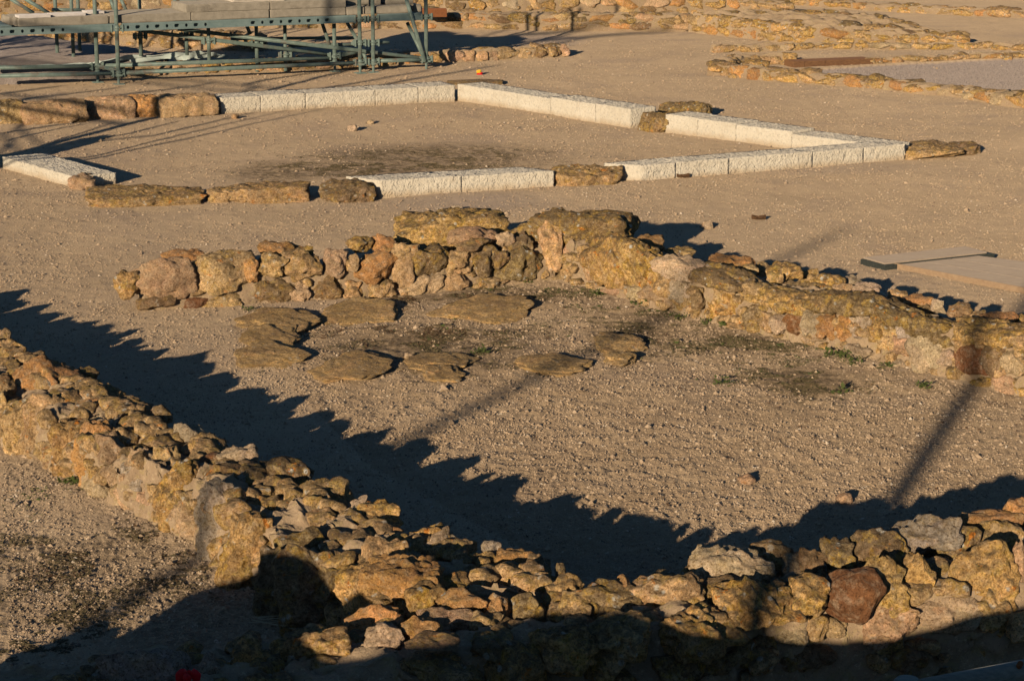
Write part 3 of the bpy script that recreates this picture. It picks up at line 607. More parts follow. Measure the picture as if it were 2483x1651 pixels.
loose('footing_stone', 'thin tongue of brown footing stone furthest to the right', 'stone', 'G', 2010, 495, 200, 60, .35, .15, 'b', group=GF, sub=4, rise=.09)
loose('footing_stone', 'mossy brown boulder filling the gap in the right hand white blocks', 'stone', 'C', 1290, 1110, 380, 220, .5, G2+.1, 'd', group=GF, rise=.165)
loose('footing_stone', 'flat brown ledge showing behind the gap in the white blocks', 'stone', 'C', 1570, 1035, 480, 90, .32, -.3, 'd', group=GF, rise=.125, low=.3)
loose('footing_stone', 'thin brown slab peeping out behind the far corner of the white blocks', 'stone', 'F', 985, 66, 390, 16, .4, .0, 'b', group=GF, sub=4, rise=.035, low=.2, box=8)
loose('stone_chunk', 'beige broken chunk at the near end of the left white block', 'stone', 'E', 590, 722, 190, 110, .3, .2, 'p', sub=4, rise=.11, box=5)

def block(label, a, b, h, depth, away=1, skew=0.):
    a = np.array(a[:2]); b = np.array(b[:2]); d = b-a; Ln = np.linalg.norm(d)-.005; d = d/np.linalg.norm(d); nn = np.array([-d[1], d[0]])*away
    V = []; F = []; step = .02
    def patch(o, u, v, nu, nv, nrm):
        s = len(V); U = np.linspace(0, 1, nu+1); W_ = np.linspace(0, 1, nv+1)
        for j in W_:
            for i in U: V.append((np.array(o)+np.array(u)*i+np.array(v)*j, nrm, min(i, 1-i)*np.linalg.norm(u), min(j, 1-j)*np.linalg.norm(v)))
        for j in range(nv):
            for i in range(nu): q = s+j*(nu+1)+i; F.append((q, q+1, q+nu+2, q+nu+1))
    nx, ny, nz = max(2, int(Ln/step)), max(2, int(depth/step)), max(2, int((h+.05)/step)); Hh = h+.05
    patch((0, 0, 0), (Ln, 0, 0), (0, 0, Hh), nx, nz, (0, -1, 0)); patch((Ln, depth, 0), (-Ln, 0, 0), (0, 0, Hh), nx, nz, (0, 1, 0))
    patch((0, 0, Hh), (Ln, 0, 0), (0, depth, 0), nx, ny, (0, 0, 1)); patch((Ln, 0, 0), (0, depth, 0), (0, 0, Hh), ny, nz, (1, 0, 0)); patch((0, depth, 0), (0, -depth, 0), (0, 0, Hh), ny, nz, (-1, 0, 0))
    P = np.array([v[0] for v in V]); N = np.array([v[1] for v in V], float); e = np.minimum([v[2] for v in V], [v[3] for v in V])
    side = np.abs(N[:, 0]) > .5
    o = rnd.uniform(0, 80); A = P*np.array([1., 1., .62])
    t = .5-np.abs(n3(A+.03*n3(P, 14, o)[:, None], 21, o)); k = np.clip(e/.02, 0, 1)
    P = P + N*(k*np.where(side, .002, 1)*(.017*(t-.4)+.007*n3(P, 40, o+4)))[:, None]
    P = P + np.stack([n3(P, 6, o), n3(P, 6, o+9), n3(P, 6, o+18)], 1)*.002 + np.stack([n3(P, 30, o), n3(P, 30, o+9), n3(P, 30, o+18)], 1)*.002
    P[:, 2] -= .05; P[:, 0] += .002-skew*P[:, 1]; P[:, 1] *= away
    if away < 0: F = [q[::-1] for q in F]
    me = mesh_np('white_block', P, F, True)
    bm = bmesh.new(); bm.from_mesh(me); bmesh.ops.remove_doubles(bm, verts=bm.verts, dist=.0008); bm.to_mesh(me); bm.free()
    ob = link('white_block', me, M['block'], None, (a[0], a[1], 0), (0, 0, math.atan2(d[1], d[0])))
    return tag(ob, label, 'stone block', 'white limestone blocks outlining the middle room')
def block_run(xs, A, B, h, depth, labels, away=1, skew=0.):
    for i, lb in enumerate(labels):
        q = [at_z('P', x, A[1]+(B[1]-A[1])*(x-A[0])/(B[0]-A[0])) for x in (xs[i], xs[i+1])]
        block(lb, q[0], q[1], (h[i] if isinstance(h, list) else h)+rnd.uniform(-.005, .005), depth, away, skew)
block_run([537, 633, 742, 911, 1015, 1104], (543, 277), (1106, 245), .185, .42,
          ['white tooled block touching the long yellowish footing stone', 'short white block crossed by a blurred shadow stripe in the back row', 'longest white block of the back row',
           'white block next to last before the far corner', 'white block ending at the dark joint of the far corner'])
block_run([1109, 1334, 1443, 1527], (1109, 243), (1527, 312), [.19, .20, .208], .37,
          ['long white block starting at the dark joint of the far corner, sunlit face', 'white block in the middle of the right hand run, before the mossy boulder', 'short white block ending against the mossy brown boulder'])
block_run([1613, 1690, 1783, 1918, 2150], (1613, 322), (1952, 366), [.195, .19, .18, .15], .37,
          ['white block starting just right of the mossy brown boulder', 'second white block right of the mossy brown boulder', 'third white block right of the mossy brown boulder', 'white block running behind the front row to the sharp right tip'])
block_run([1556, 1639, 1768, 1971, 2094, 2196], (1556, 443), (2197, 388), .155, .30,
          ['white front block beside the brown footing stone, with shadow on its end', 'white front block with a brown leaf at its foot', 'longest white block of the right front row', 'white front block next to last before the right tip',
           'white block at the right tip against the flat brown footing'], skew=.75)
block_run([923, 1121, 1345], (923, 480), (1345, 454), .15, .34, ['left half of the front white pair, with smooth sawn end', 'right half of the front white pair, next to the brown footing stone'], skew=.62)
block_run([7, 180], (7, 409), (166, 455), .115, .42, ['long low white block with a broad rough top at the left, dark shadow behind'])

# ------------------------------------------------------------------ flat bedrock slabs inside the sandy room
GS = 'flat yellow bedrock slabs in the sandy room'
for k, x, y, w_, h_, dp, rz, lb, c in (
    ('H', 1500, 1020, 880, 200, .8, .1, 'big flat yellow slab with a rounded right end', 'y'), ('H', 2060, 930, 720, 170, .7, .05, 'flat yellow slab nearest the back wall, chopped right end', 'y'),
    ('H', 1300, 1150, 560, 150, .55, .0, 'knobbly yellow slab below the rounded one', 'y'), ('H', 1350, 1315, 720, 150, .6, .0, 'yellow slab lowest of the left stack, shadow at its right', 'y'),
    ('H', 2000, 1430, 760, 150, .75, .05, 'flat slab with white crust near the shadow edge', 't'), ('I', 830, 830, 830, 80, .7, .0, 'faint worn slab level with the sand, below the back wall', 'y'),
    ('I', 480, 1210, 540, 100, .6, .0, 'narrow yellow slab in the lower middle of the room', 'y'), ('I', 480, 1280, 380, 60, .4, .0, 'thin yellow sliver just below the narrow slab', 'y'),
    ('I', 1290, 1230, 680, 90, .6, .03, 'wide yellow slab right of the narrow one', 'y'), ('I', 1790, 1090, 420, 70, .55, .0, 'small half buried slab furthest right in the room', 'y'),
    ('I', 1810, 1160, 300, 70, .4, .1, 'low yellow slab touching the wide slab at its right', 'y')):
    ob = loose('bedrock_slab', lb, 'rock slab', k, x, y, w_, h_, dp, rz, c, 2.0, rise=max(.04, h_*FR[k][2]*13.5/FPX-dp*.15), group=GS, facets=5, plan=7, tilt=.07, low=2., rough=.8, dz=-.04); ob.color = (.66, .46, .22, .3)
p = at_z('K', 800, 1340)
tag(add_stone(None, (p[0], p[1]+.02, .05), (.19, .09, .10), -.6, 'w', 4, 'white_stone', None, 4, .1), 'bone white stone leaning at the foot of the left wall', 'stone')
for k, x, y, s_, c, lb in (('F', 160, 382, .10, 'w', 'pale pebble lying alone on the sand of the middle room'), ('F', 278, 336, .07, 'w', 'small pale pebble in front of the longest back row block'),
                           ('G', 300, 1000, .09, 'w', 'white pebble with a dark shadow on the open sand at right'), ('N', 560, 50, .075, 'p', 'pinkish pebble on the rough soil above the front wall'),
                           ('N', 1200, 185, .09, 'p', 'pinkish flat pebble close to the shadow of the front wall'), ('F', 860, 930, .08, 'w', 'whitish pebble on the sand below the front white pair'),
                           ('I', 265, 1085, .05, 'w', 'tiny white pebble among the dry leaves'), ('E', 1680, 265, .08, 'p', 'pebble just in front of the first white block')):
    p = at_z(k, x, y)
    tag(add_stone(None, (p[0], p[1], gz(p[0], p[1])+s_*.25), (s_*1.25, s_, s_*.8), rnd.uniform(0, 3), c, 3, 'pebble'), lb, 'pebble', 'loose pebbles')

# ------------------------------------------------------------------ ground plants and litter
def leaf_cluster(mb, c, r, n, ls, up=.5):
    for _ in range(n):
        a = rnd.uniform(0, 6.28); q = r*math.sqrt(rnd.random()); p = Vector((c[0]+q*math.cos(a), c[1]+q*math.sin(a), c[2]+rnd.uniform(0, r*up)))
        d = Vector((rnd.uniform(-1, 1), rnd.uniform(-1, 1), rnd.uniform(-.2, .8))).normalized(); s = d.cross(Vector((0, 0, 1))).normalized(); l = ls*rnd.uniform(.6, 1.4)
        mb.add([p, p+d*l*.5+s*l*.3, p+d*l, p+d*l*.5-s*l*.3], [(0, 1, 2, 3)])
for k, x, y, r, n, lb in (('J', 1150, 812, .085, 120, 'biggest green weed at the foot of the right wall'), ('J', 430, 615, .05, 50, 'bright green weed below the yellow stone of the right wall'), ('J', 295, 592, .035, 25, 'tiny green sprig left of the bright weed'),
                          ('I', 1080, 545, .075, 70, 'yellow green weed growing at the inner corner of the walls'), ('I', 1620, 640, .05, 40, 'dark weed under the corner boulder'), ('I', 1920, 712, .07, 50, 'flat green weed in front of the pinkish wall stone'),
                          ('I', 790, 1052, .06, 60, 'vivid green moss tuft in the middle of the room'), ('J', 1700, 1018, .045, 40, 'small weed on the sand under the cream wall stone'), ('J', 1455, 880, .04, 30, 'small dark weed by the foot of the right wall'),
                          ('J', 1240, 850, .07, 50, 'spreading weed just below the biggest one'), ('K', 550, 1212, .045, 50, 'little round green weed at the foot of the left wall'), ('J', 410, 990, .06, 40, 'sparse weed on the open soil of the room'),
                          ('H', 1190, 855, .045, 30, 'thin weed before the left part of the back wall'), ('I', 2180, 800, .07, 40, 'low weed mat before the right wall'), ('J', 1180, 1050, .06, 35, 'weed on the rough soil in mid room')):
    p = at_z(k, x, y); mb = MB(); z = gz(p[0], p[1]); leaf_cluster(mb, (p[0], p[1], z-.004), r, n, .028, .55)
    tag(mb.build('weed', M['leaf'], None, (p[0], p[1], z)), lb, 'weed', 'small weeds')
def litter(name, mt, spots, n, size):
    V = []
    for k, x, y, rx, ry, dn in spots:
        c = at_z(k, x, y); ex = abs(at_z(k, x+rx, y)[0]-c[0]); ey = abs(at_z(k, x, y-ry)[1]-c[1]); m = int(n*dn)
        X = c[0]+ex*rng.normal(size=m)*.55; Yy = c[1]+ey*rng.normal(size=m)*.55
        kp = n2(X, Yy, 3.2, 6.) + .6*n2(X, Yy, 11, 2.) > .12; V.append(np.stack([X[kp], Yy[kp]], 1))
    V = np.concatenate(V); z = ground_z(V[:, 0], V[:, 1]); m = len(V); s = size*rng.lognormal(0, .3, m)
    T = rng.normal(size=(m, 3, 3))*np.array([1, 1, .45])*s[:, None, None]*.6; T[:, :, 2] = np.abs(T[:, :, 2])
    T += np.stack([V[:, 0], V[:, 1], z], 1)[:, None]
    tag(link(name, mesh_np(name, T.reshape(-1, 3), np.arange(m*3).reshape(-1, 3), False), mt), kind='stuff')
litter('moss', M['moss'], [('I', 500, 1010, 900, 190, 1.), ('I', 900, 640, 900, 80, .5), ('J', 500, 720, 500, 100, .5), ('J', 950, 960, 420, 110, .5), ('I', 1900, 850, 400, 170, .5), ('F', 700, 580, 1000, 90, .8), ('F', 250, 640, 700, 60, .8),
                           ('O', 700, 250, 1000, 150, .35), ('O', 1100, 500, 1100, 170, .35), ('O', 400, 780, 900, 160, .3), ('O', 300, 1050, 600, 200, .3)], 24000, .010)
litter('dead_leaves', M['dead'], [('I', 300, 640, 700, 40, .5), ('I', 300, 900, 700, 90, .8), ('I', 700, 690, 800, 60, .4), ('C', 1600, 270, 110, 25, .2), ('O', 900, 400, 1100, 260, .5)], 8000, .009)
litter('ground_weeds', M['leaf'], [('J', 500, 720, 600, 90, .5), ('I', 1750, 720, 600, 110, .6), ('I', 950, 620, 700, 50, .5), ('I', 700, 1000, 700, 140, .4), ('J', 1000, 900, 500, 120, .4), ('K', 500, 1300, 500, 150, .2)], 2600, .011)
lx, ly = rng.uniform(-2.6, 3.4, 30000), rng.uniform(8.2, 16, 30000); kp = poly_mask(lx, ly, ROOM) & (n2(lx, ly, 2.1, 3.)+.7*n2(lx, ly, 9., 1.) > .05); lx, ly = lx[kp], ly[kp]
m = len(lx); T = rng.normal(size=(m, 3, 3))*np.array([1, 1, .5])*(.0045*rng.lognormal(0, .4, m))[:, None, None]; T[:, :, 2] = np.abs(T[:, :, 2]); T += np.stack([lx, ly, ground_z(lx, ly)], 1)[:, None]
tag(link('soil_litter', mesh_np('soil_litter', T.reshape(-1, 3), np.arange(m*3).reshape(-1, 3), False), M['dead']), kind='stuff')
mb = MB()
for _ in range(9):
    a = at_z('O', 2080+rnd.uniform(-60, 60), 880+rnd.uniform(-30, 30)); b = at_z('O', 2380+rnd.uniform(-60, 90), 985+rnd.uniform(-40, 40)); mb.tube(Vector(a)+Vector((0, 0, .02)), Vector(b)+Vector((0, 0, .03+rnd.uniform(0, .05))), .0016, 4)
tag(mb.build('dry_stalk', M['straw'], None, at_z('O', 2230, 930)), 'thin dry grass stalks lying in the shade at bottom left', 'dry grass')
for k, x, y, lb in (('G', 150, 683, 'curled brown leaf at the foot of a white front block'), ('G', 640, 940, 'dry brown leaf on the open sand at right')):
    p = at_z(k, x, y); z = gz(p[0], p[1]); mb = MB()
    V = []; nn = 7
    for i in range(nn):
        t = i/(nn-1)-.5; wd = .035*math.cos(t*2.7)
        V += [(p[0]+t*.12, p[1]-wd, z+.015+.03*abs(t)*2), (p[0]+t*.12, p[1], z+.004+.02*t*t), (p[0]+t*.12, p[1]+wd, z+.03+.03*abs(t))]
    mb.add(V, [(3*i+j, 3*i+j+1, 3*i+j+4, 3*i+j+3) for i in range(nn-1) for j in (0, 1)]); tag(mb.build('dry_leaf', M['dead'], None, (p[0], p[1], z)), lb, 'leaf', 'dry leaves')

# ------------------------------------------------------------------ scaffold with its deck and slabs
S1 = at_z('P', 288, 205); S4 = at_z('P', 905, 176); sd = S4[:2]-S1[:2]; sd /= np.linalg.norm(sd); sn = np.array([-sd[1], sd[0]]); SA = math.atan2(sd[1], sd[0])
def sp(k, x, y, dep=0.):
    q = S1[:2]+sn*dep; return Vector(at_plane(k, x, y, q, sn))
sc = thing('scaffold', 'green grey tube scaffold carrying a perforated steel deck at the top left', 'scaffold', (S1[0], S1[1], 0))
def tube_part(name, k, x0, y0, x1, y1, dep=0., r=.026, dep1=None):
    a = sp(k, x0, y0, dep); b = sp(k, x1, y1, dep if dep1 is None else dep1); mb = MB(); mb.tube(a, b, r, 12)
    return mb.build(name, M['steel'], sc, (a+b)/2, smooth=True)
def standard(k, x, ybase, dep, ztop=2.0, r=.026, jack=True, z0=None):
    p = sp(k, x, ybase, dep); z = p.z if z0 is not None else 0.; mb = MB(); mb.tube((p.x, p.y, .09 if jack else z), (p.x, p.y, ztop), r, 12)
    if jack: mb.tube((p.x, p.y, .09), (p.x, p.y, .16), r*1.25, 12)
    o = mb.build('standard', M['steel'], sc, (p.x, p.y, 0), smooth=True)
    if jack:
        mb = MB(); mb.tube((p.x, p.y, -.01), (p.x, p.y, .12), .017, 8)
        for s_ in (0, 1): mb.box((p.x, p.y, .115), (.16, .022, .02), SA+.4+s_*math.pi/2)
        mb.tube((p.x, p.y, .10), (p.x, p.y, .13), .04, 10); mb.box((p.x, p.y, .0), (.13, .13, .012), SA)
        mb.build('base_jack', M['steel'], sc, (p.x, p.y, 0))
    return p
def coupler(p, z):
    mb = MB(); c = Vector((p.x, p.y, z)); mb.tube(c-Vector((0, 0, .035)), c+Vector((0, 0, .035)), .037, 12); mb.tube(c+Vector((0, 0, .0)), c+Vector((0, 0, .01)), .06, 12)
    for s_ in (-1, 1):
        q = c+Vector((sd[0], sd[1], 0))*.07*s_; mb.box(q, (.05, .04, .075), SA); mb.box(q+Vector((-sn[0], -sn[1], 0))*.03, (.018, .03, .10), SA)
    mb.build('coupler', M['steel'], sc, c, bevel=.004)
DEPB = .33
sts = [standard('P', 288, 205, 0), standard('P', 873.5, 177, 0), standard('P', 905.5, 176, 0), standard('P', 1034, 171, 0)]
stb = [standard('P', 237, 195, DEPB), standard('P', 812, 174, DEPB, .62)]
zl = sp('P', 279, 178).z; zl2 = sp('P', 232, 161, DEPB).z; zd = sp('P', 300, 67).z
for p in sts: coupler(p, zl); coupler(p, zd-.01)
for p in stb: coupler(p, zl2)
coupler(sts[1], sp('P', 873, 104).z); coupler(sts[2], sp('P', 905, 104).z)
for a in ((-40,185.5,279,178.5), (300,177.5,864,153)): tube_part('ledger', 'P', *a)
tube_part('ledger', 'P', 914, 148, 1024, 146)
for a in ((-40,165,232,161), (244,160.5,805,141)): tube_part('ledger', 'P', *a, DEPB)
tube_part('ledger', 'P', 852, 106, 943, 103, 0.05, .024)
tube_part('brace', 'P', 232, 161, 292, 172, DEPB, .024, 0.)
tube_part('brace', 'P', 340, 75, 806, 134, .5, .026); tube_part('brace', 'P', 431, 71, 1026, 142, .75, .026, .06)
tube_part('brace', 'P', 560, 95, 870, 92, 1.2, .022); tube_part('brace', 'P', 700, 112, 880, 108, .9, .022)
tube_part('brace', 'S', 1420, -10, 1740, 1040, -.05, .025); tube_part('brace', 'S', 1440, 390, 1730, 1000, .35, .024, .03)
tube_part('brace', 'S', 10, 400, 130, 760, .6, .024); tube_part('brace', 'S', 430, 390, 610, 700, .5, .024, .05); tube_part('brace', 'S', 150, 960, 600, 880, DEPB, .03)
tube_part('brace', 'S', 700, 880, 760, 1060, .3, .024); tube_part('brace', 'V', 1110, 400, 1160, 520, .9, .024)
for x, yb, dep in ((341, 118, .9), (507, 130, .5), (453, 116, .8), (693, 172, .55), (623, 137, .7)):
    p = sp('P', x, yb, dep); mb = MB(); mb.tube((p.x, p.y, 0 if p.z < .25 else p.z-.1), (p.x, p.y, zd), .024, 12); mb.build('standard', M['steel'], sc, (p.x, p.y, 0), smooth=True); coupler(p, p.z+.16 if p.z > .05 else .22)
for x, dep in ((175, 1.3), (340, 1.2), (191, 1.9), (136, 1.9)):
    p = sp('P', x, 60, dep); mb = MB(); mb.tube((p.x, p.y, 0), (p.x, p.y, 2.), .024, 12); mb.build('standard', M['steel'], sc, (p.x, p.y, 0), smooth=True)
tube_part('brace', 'Q', 200, -10, 620, 250, 1.0, .024); tube_part('brace', 'Q', 470, -10, 900, 250, 1.2, .024); tube_part('brace', 'Q', 2040, -10, 2125, 250, 1.1, .022); tube_part('brace', 'Q', 2230, -10, 2350, 250, 1.2, .022)
tube_part('brace', 'V', 20, -5, 60, 190, .8, .024); tube_part('ledger', 'Q', 960, 185, 1560, 195, 1.6, .022)
def along(x, y=60, dep=0.):            # metres along the scaffold front for a place in the survey photo
    p = sp('P', x, y, dep); return (np.array([p.x, p.y])-S1[:2]-sn*dep)@sd
def lp(u, dep, z): q = S1[:2]+sd*u+sn*dep; return Vector((q[0], q[1], z))
def deck_beam(x0, x1, z, dep, holes=True, hgt=.092):
    u0, u1 = along(x0, 60, dep), along(x1, 60, dep); mb = MB(); X = SA
    mb.box(lp((u0+u1)/2, dep, z+hgt/2-.012), (u1-u0, .06, .024), X); mb.box(lp((u0+u1)/2, dep, z-hgt/2+.012), (u1-u0, .06, .024), X)
    mb.box(lp((u0+u1)/2, dep+.05, z), (u1-u0, .01, hgt), X)
    u = u0; k = 0; ins = hgt-.048
    while u < u1:
        hole = holes and k % 13 < 9; g = .125; wdt = (.034 if k % 2 == 0 else .062) if hole else 0.
        e = min(u+g, u1)
        if hole and u+g < u1:
            s_ = (g-wdt)/2
            for q in (u+s_/2, u+g-s_/2): mb.box(lp(q, dep-.022, z), (s_, .008, ins), X)
            for q in (u+s_, u+g-s_):                      # rounded hole corners
                for sz in (-1, 1): mb.box(lp(q, dep-.022, z+sz*ins*.42), (.016, .0072, ins*.2), X)
        else: mb.box(lp((u+e)/2, dep-.022, z), (e-u, .008, ins), X)
        u += g; k += 1
    return mb.build('deck_beam', M['beam'], sc, lp(u0, dep, z))
deck_beam(-60, 279, zd, 0); deck_beam(297, 862, zd, 0); deck_beam(918, 1022, zd, 0, False)
for x0, x1 in ((-60, 279), (297, 862), (918, 1022)): deck_beam(x0, x1, zd, 1.0, False)
deck_beam(440, 562, sp('P', 500, 4, 1.6).z, 1.6)
zt = zd+.048
mb = MB(); u0, u1 = along(-60), along(30)
for i in range(40): mb.box(lp(u0+(u1-u0)*(i+.5)/40, .5, zt+.008), ((u1-u0)/40*.55, .92, .016), SA)
mb.build('deck_grating', M['beam'], sc, lp(u0, .5, zt))
def slab(name, label, x0, x1, z, th, dep, dp=.55, mt='slab', yref=55, cat='stone slab', group='slabs stacked on the scaffold deck', rz=0., bev=.008):
    u0, u1 = along(x0, yref, dep), along(x1, yref, dep); c = lp((u0+u1)/2, dep+dp/2, z)
    bm = bmesh.new(); bmesh.ops.create_cube(bm, size=1); bmesh.ops.scale(bm, vec=(u1-u0-.008, dp, th), verts=bm.verts); bmesh.ops.translate(bm, vec=(0, 0, th/2), verts=bm.verts)
    bmesh.ops.bevel(bm, geom=bm.edges[:], offset=bev, segments=2, affect='EDGES'); bmesh.ops.subdivide_edges(bm, edges=[e for e in bm.edges if e.calc_length() > .15], cuts=6, use_grid_fill=True)
    for v in bm.verts: v.co += Vector((rnd.uniform(-1, 1), rnd.uniform(-1, 1), rnd.uniform(-1, 1)))*.003
    me = bpy.data.meshes.new(name); bm.to_mesh(me); bm.free()
    return tag(link(name, me, M[mt], None, c, (0, 0, SA+rz)), label, cat, group)
TH = .098; z1 = zt+.002; z2 = z1+TH+.003
for x0, x1, lb, z, dep, dp in (
    (22, 33, 'stubby slab piece at the left end of the deck, beside the grating', z1, .30, .5), (37, 45, 'narrow slab end second from the left of the deck', z1, .12, .5), (46, 264, 'long low slab under the pale planks', z1, .03, .8),
    (265, 464, 'lower slab behind the tall front standard', z1, .05, .8), (465, 654, 'lower slab under the pale rough block', z1, .03, .8), (656, 840, 'lower slab right of the pale rough block', z1, .03, .8),
    (841, 885, 'short low slab behind the pair of standards', z1, .02, .7), (887, 901, 'smallest low slab, between the pair of standards', z1, .02, .6), (909, 1000, 'low slab on the short right hand deck', z1, .03, .7), (1006, 1023, 'end piece of slab beside the rusty board', z1, .10, .5),
    (452, 656, 'upper slab carrying the pale rough block', z2, .05, .7), (657, 841, 'upper slab with a light top edge right of the pale block', z2, .04, .75),
    (843, 900, 'upper slab behind the pair of standards', z2, .28, .5), (906, 926, 'small upper slab right of the pair of standards', z2, .25, .5), (936, 1004, 'upper slab on the short right hand deck', z2, .22, .5),
    (696, 830, 'topmost slab at the rear of the deck, cut by the picture top', z2+TH+.003, .55, .3)):
    slab('stone_slab', lb, x0, x1, z, TH, dep, dp)
slab('stone_block', 'pale pinkish rough block on top of the slabs, cut by the picture top', 563, 695, z2+TH+.002, .34, .16, .5, 'paleslab', 8, 'stone block', None, bev=.02)
for x0, x1, dep, lb in ((46, 124, .05, 'pale plank at the left on the low slab'), (125, 209, .12, 'pale warped plank in the middle of the low slab'), (210, 254, .35, 'short pale batten at the right on the low slab')):
    slab('plank', lb, x0, x1, z1+TH+.002, .03, dep, .26, 'plank', 40, 'plank', 'pale planks lying on the slab', bev=.003)
p = at_z('P', 1052, 42, .25)
mb = MB(); mb.box((p[0], p[1]+.15, .25+.055), (.39, .3, .115), .06); mb.box((p[0]-.165, p[1]-.004, .25+.05), (.05, .012, .06), .06)
tag(mb.build('rusty_box', M['rust'], None, (p[0], p[1], .25), bevel=.006), 'rust orange box behind the right end standard', 'box')

# ------------------------------------------------------------------ gravel heap on fleece under the scaffold
ol = [(-90,80), (30,80), (105,82), (160,92), (200,99), (297,105), (350,117), (412,127), (400,133), (300,143), (226,153), (120,159), (0,162), (-90,165)]
po = [tuple(at_z('P', x, y, .22)[:2]) for x, y in ol]
xs_, ys_ = [q[0] for q in po], [q[1] for q in po]; gx_ = np.arange(min(xs_), max(xs_), .05); gy_ = np.arange(min(ys_), max(ys_), .05)
X, Y = np.meshgrid(gx_, gy_); ins = poly_mask(X.ravel(), Y.ravel(), po).reshape(X.shape)
def dist_poly(x, y, poly):
    d = np.full(x.shape, 9.)
    for i in range(len(poly)):
        a, b = np.array(poly[i]), np.array(poly[(i+1) % len(poly)]); ab = b-a; t = np.clip(((x-a[0])*ab[0]+(y-a[1])*ab[1])/(ab@ab), 0, 1); d = np.minimum(d, np.hypot(x-a[0]-t*ab[0], y-a[1]-t*ab[1]))
    return d
dd = dist_poly(X.ravel(), Y.ravel(), po).reshape(X.shape)
Z = .185+.05*np.clip(dd/.5, 0, 1)+.02*n2(X.ravel(), Y.ravel(), .9, 5.).reshape(X.shape)+.012*n2(X.ravel(), Y.ravel(), 9, 5.).reshape(X.shape); Z = np.where(ins, Z, -.02)
idx = np.arange(X.size).reshape(X.shape); keep = ins[:-1, :-1] | ins[1:, :-1] | ins[:-1, 1:] | ins[1:, 1:]
F = np.stack([idx[:-1, :-1], idx[:-1, 1:], idx[1:, 1:], idx[1:, :-1]], -1)[keep]
tag(link('gravel_bed', mesh_np('gravel_bed', np.stack([X.ravel(), Y.ravel(), Z.ravel()], 1), F), M['fineg']), 'flat heap of grey gravel spread under the scaffold at the left', 'gravel heap')
up_ = [(-20,161.5,.11), (60,160,.115), (130,158,.12), (190,155,.125), (228,152,.13), (247,147.5,.15), (310,135.5,.17), (410,130.5,.16), (455,127,.17), (487,124.5,.18), (515,129,.16), (548,135,.10)]
lo_ = [(-20,164,.09), (60,163,.095), (130,161.5,.09), (190,159,.09), (228,156,.10), (247,154,.09), (310,150.5,.08), (410,145,.08), (455,146,.07), (487,141,.08), (515,139,.09), (548,136.5,.09)]
U = [Vector(at_z('P', x, y, z+.09)) for x, y, z in up_]; Lq = [Vector(at_z('P', x, y, z+.09)) for x, y, z in lo_]
V = []; n_ = 90; mseg = 8
for i in range(n_+1):
    t = i/n_*(len(U)-1); j = min(int(t), len(U)-2); f_ = t-j; a = U[j].lerp(U[j+1], f_); b = Lq[j].lerp(Lq[j+1], f_)
    for m2 in range(mseg+1): q = a.lerp(b, m2/mseg); V.append((q.x, q.y+.03*math.sin(i*.9+m2*.3)*rnd.uniform(.5, 1), q.z+.012*math.sin(i*.55+m2)))
F = [(i*(mseg+1)+m2, (i+1)*(mseg+1)+m2, (i+1)*(mseg+1)+m2+1, i*(mseg+1)+m2+1) for i in range(n_) for m2 in range(mseg)]
o = tag(link('fleece_sheet', mesh_np('fleece_sheet', V, F), M['fleece']), 'pale green fleece sheet edging the grey gravel heap', 'fabric sheet')
md = o.modifiers.new('thickness', 'SOLIDIFY'); md.thickness = .006

# ------------------------------------------------------------------ timber pieces, boardwalk, small finds
a, b = Vector(at_z('D', 245, 634, -.02)), Vector(at_z('D', 972, 606, -.02)); L_ = (b-a).length; rz = math.atan2(b.y-a.y, b.x-a.x)
mb = MB(); c = (a+b)/2+Vector((-math.sin(rz), math.cos(rz), 0))*.15; mb.box(c+Vector((0, 0, .045)), (L_, .3, .10), rz)
for t in (.12, .38): mb.box(a.lerp(b, t)+Vector((math.sin(rz)*.004, -math.cos(rz)*.004, .045)), (.02, .012, .102), rz)
tag(mb.build('timber_beam', M['timber'], None, a, bevel=.006), 'dark brown timber beam along the far edge of the gravel pit', 'beam')
bw = thing('boardwalk', 'wooden boardwalk of wide weathered boards at the right edge', 'boardwalk', tuple(at_z('J', 1900, 260)))
def quad_prism(name, q, zb, zt_, m1, parent):
    mb = MB(); mb.add([(p[0], p[1], zb) for p in q]+[(p[0], p[1], zt_) for p in q], [(3, 2, 1, 0), (4, 5, 6, 7), (0, 1, 5, 4), (1, 2, 6, 5), (2, 3, 7, 6), (3, 0, 4, 7)])
    return mb.build(name, M[m1], parent, tuple((q[0]+q[2])/2), bevel=.004)
FL, FRr = at_z('J', 1505, 202, .05), at_z('J', 2358, 362, .05); BL, BR = at_z('J', 1975, 138, .05), at_z('J', 2358, 186, .05); FRr = FL+(FRr-FL)*1.5; BR = BL+(BR-BL)*1.7
for i, (f0, f1) in enumerate(((0, .03), (.036, .34), (.348, .66), (.668, .995))):
    quad_prism('board' if i else 'edge_board', [FL+(BL-FL)*f0, FRr+(BR-FRr)*f0, FRr+(BR-FRr)*f1, FL+(BL-FL)*f1], .002, .038+.004*(i == 0), 'deck' if i else 'deckside', bw)
p1, p2 = Vector(at_z('J', 1375, 238)), Vector(at_z('J', 2085, 160)); dv = (p2-p1).normalized(); sv = Vector((dv.y, -dv.x, 0)); hw = .15
be = thing('wrapped_sill', 'low timber sill wrapped in black mesh at the end of the boardwalk', 'sill', tuple(p1))
q = [np.array(p1-sv*hw), np.array(p1+sv*hw), np.array(p2+sv*hw), np.array(p2-sv*hw)]
quad_prism('mesh_wrap', q, -.01, .04, 'mesh', be)
quad_prism('top_board', [np.array(v) for v in (p1-sv*(hw-.01)+dv*.02, p1+sv*(hw-.03)+dv*.02, p2+sv*(hw-.03)-dv*.05, p2-sv*(hw-.01)-dv*.05)], .041, .054, 'deck', be)
p = at_z('B', 2072, 675)
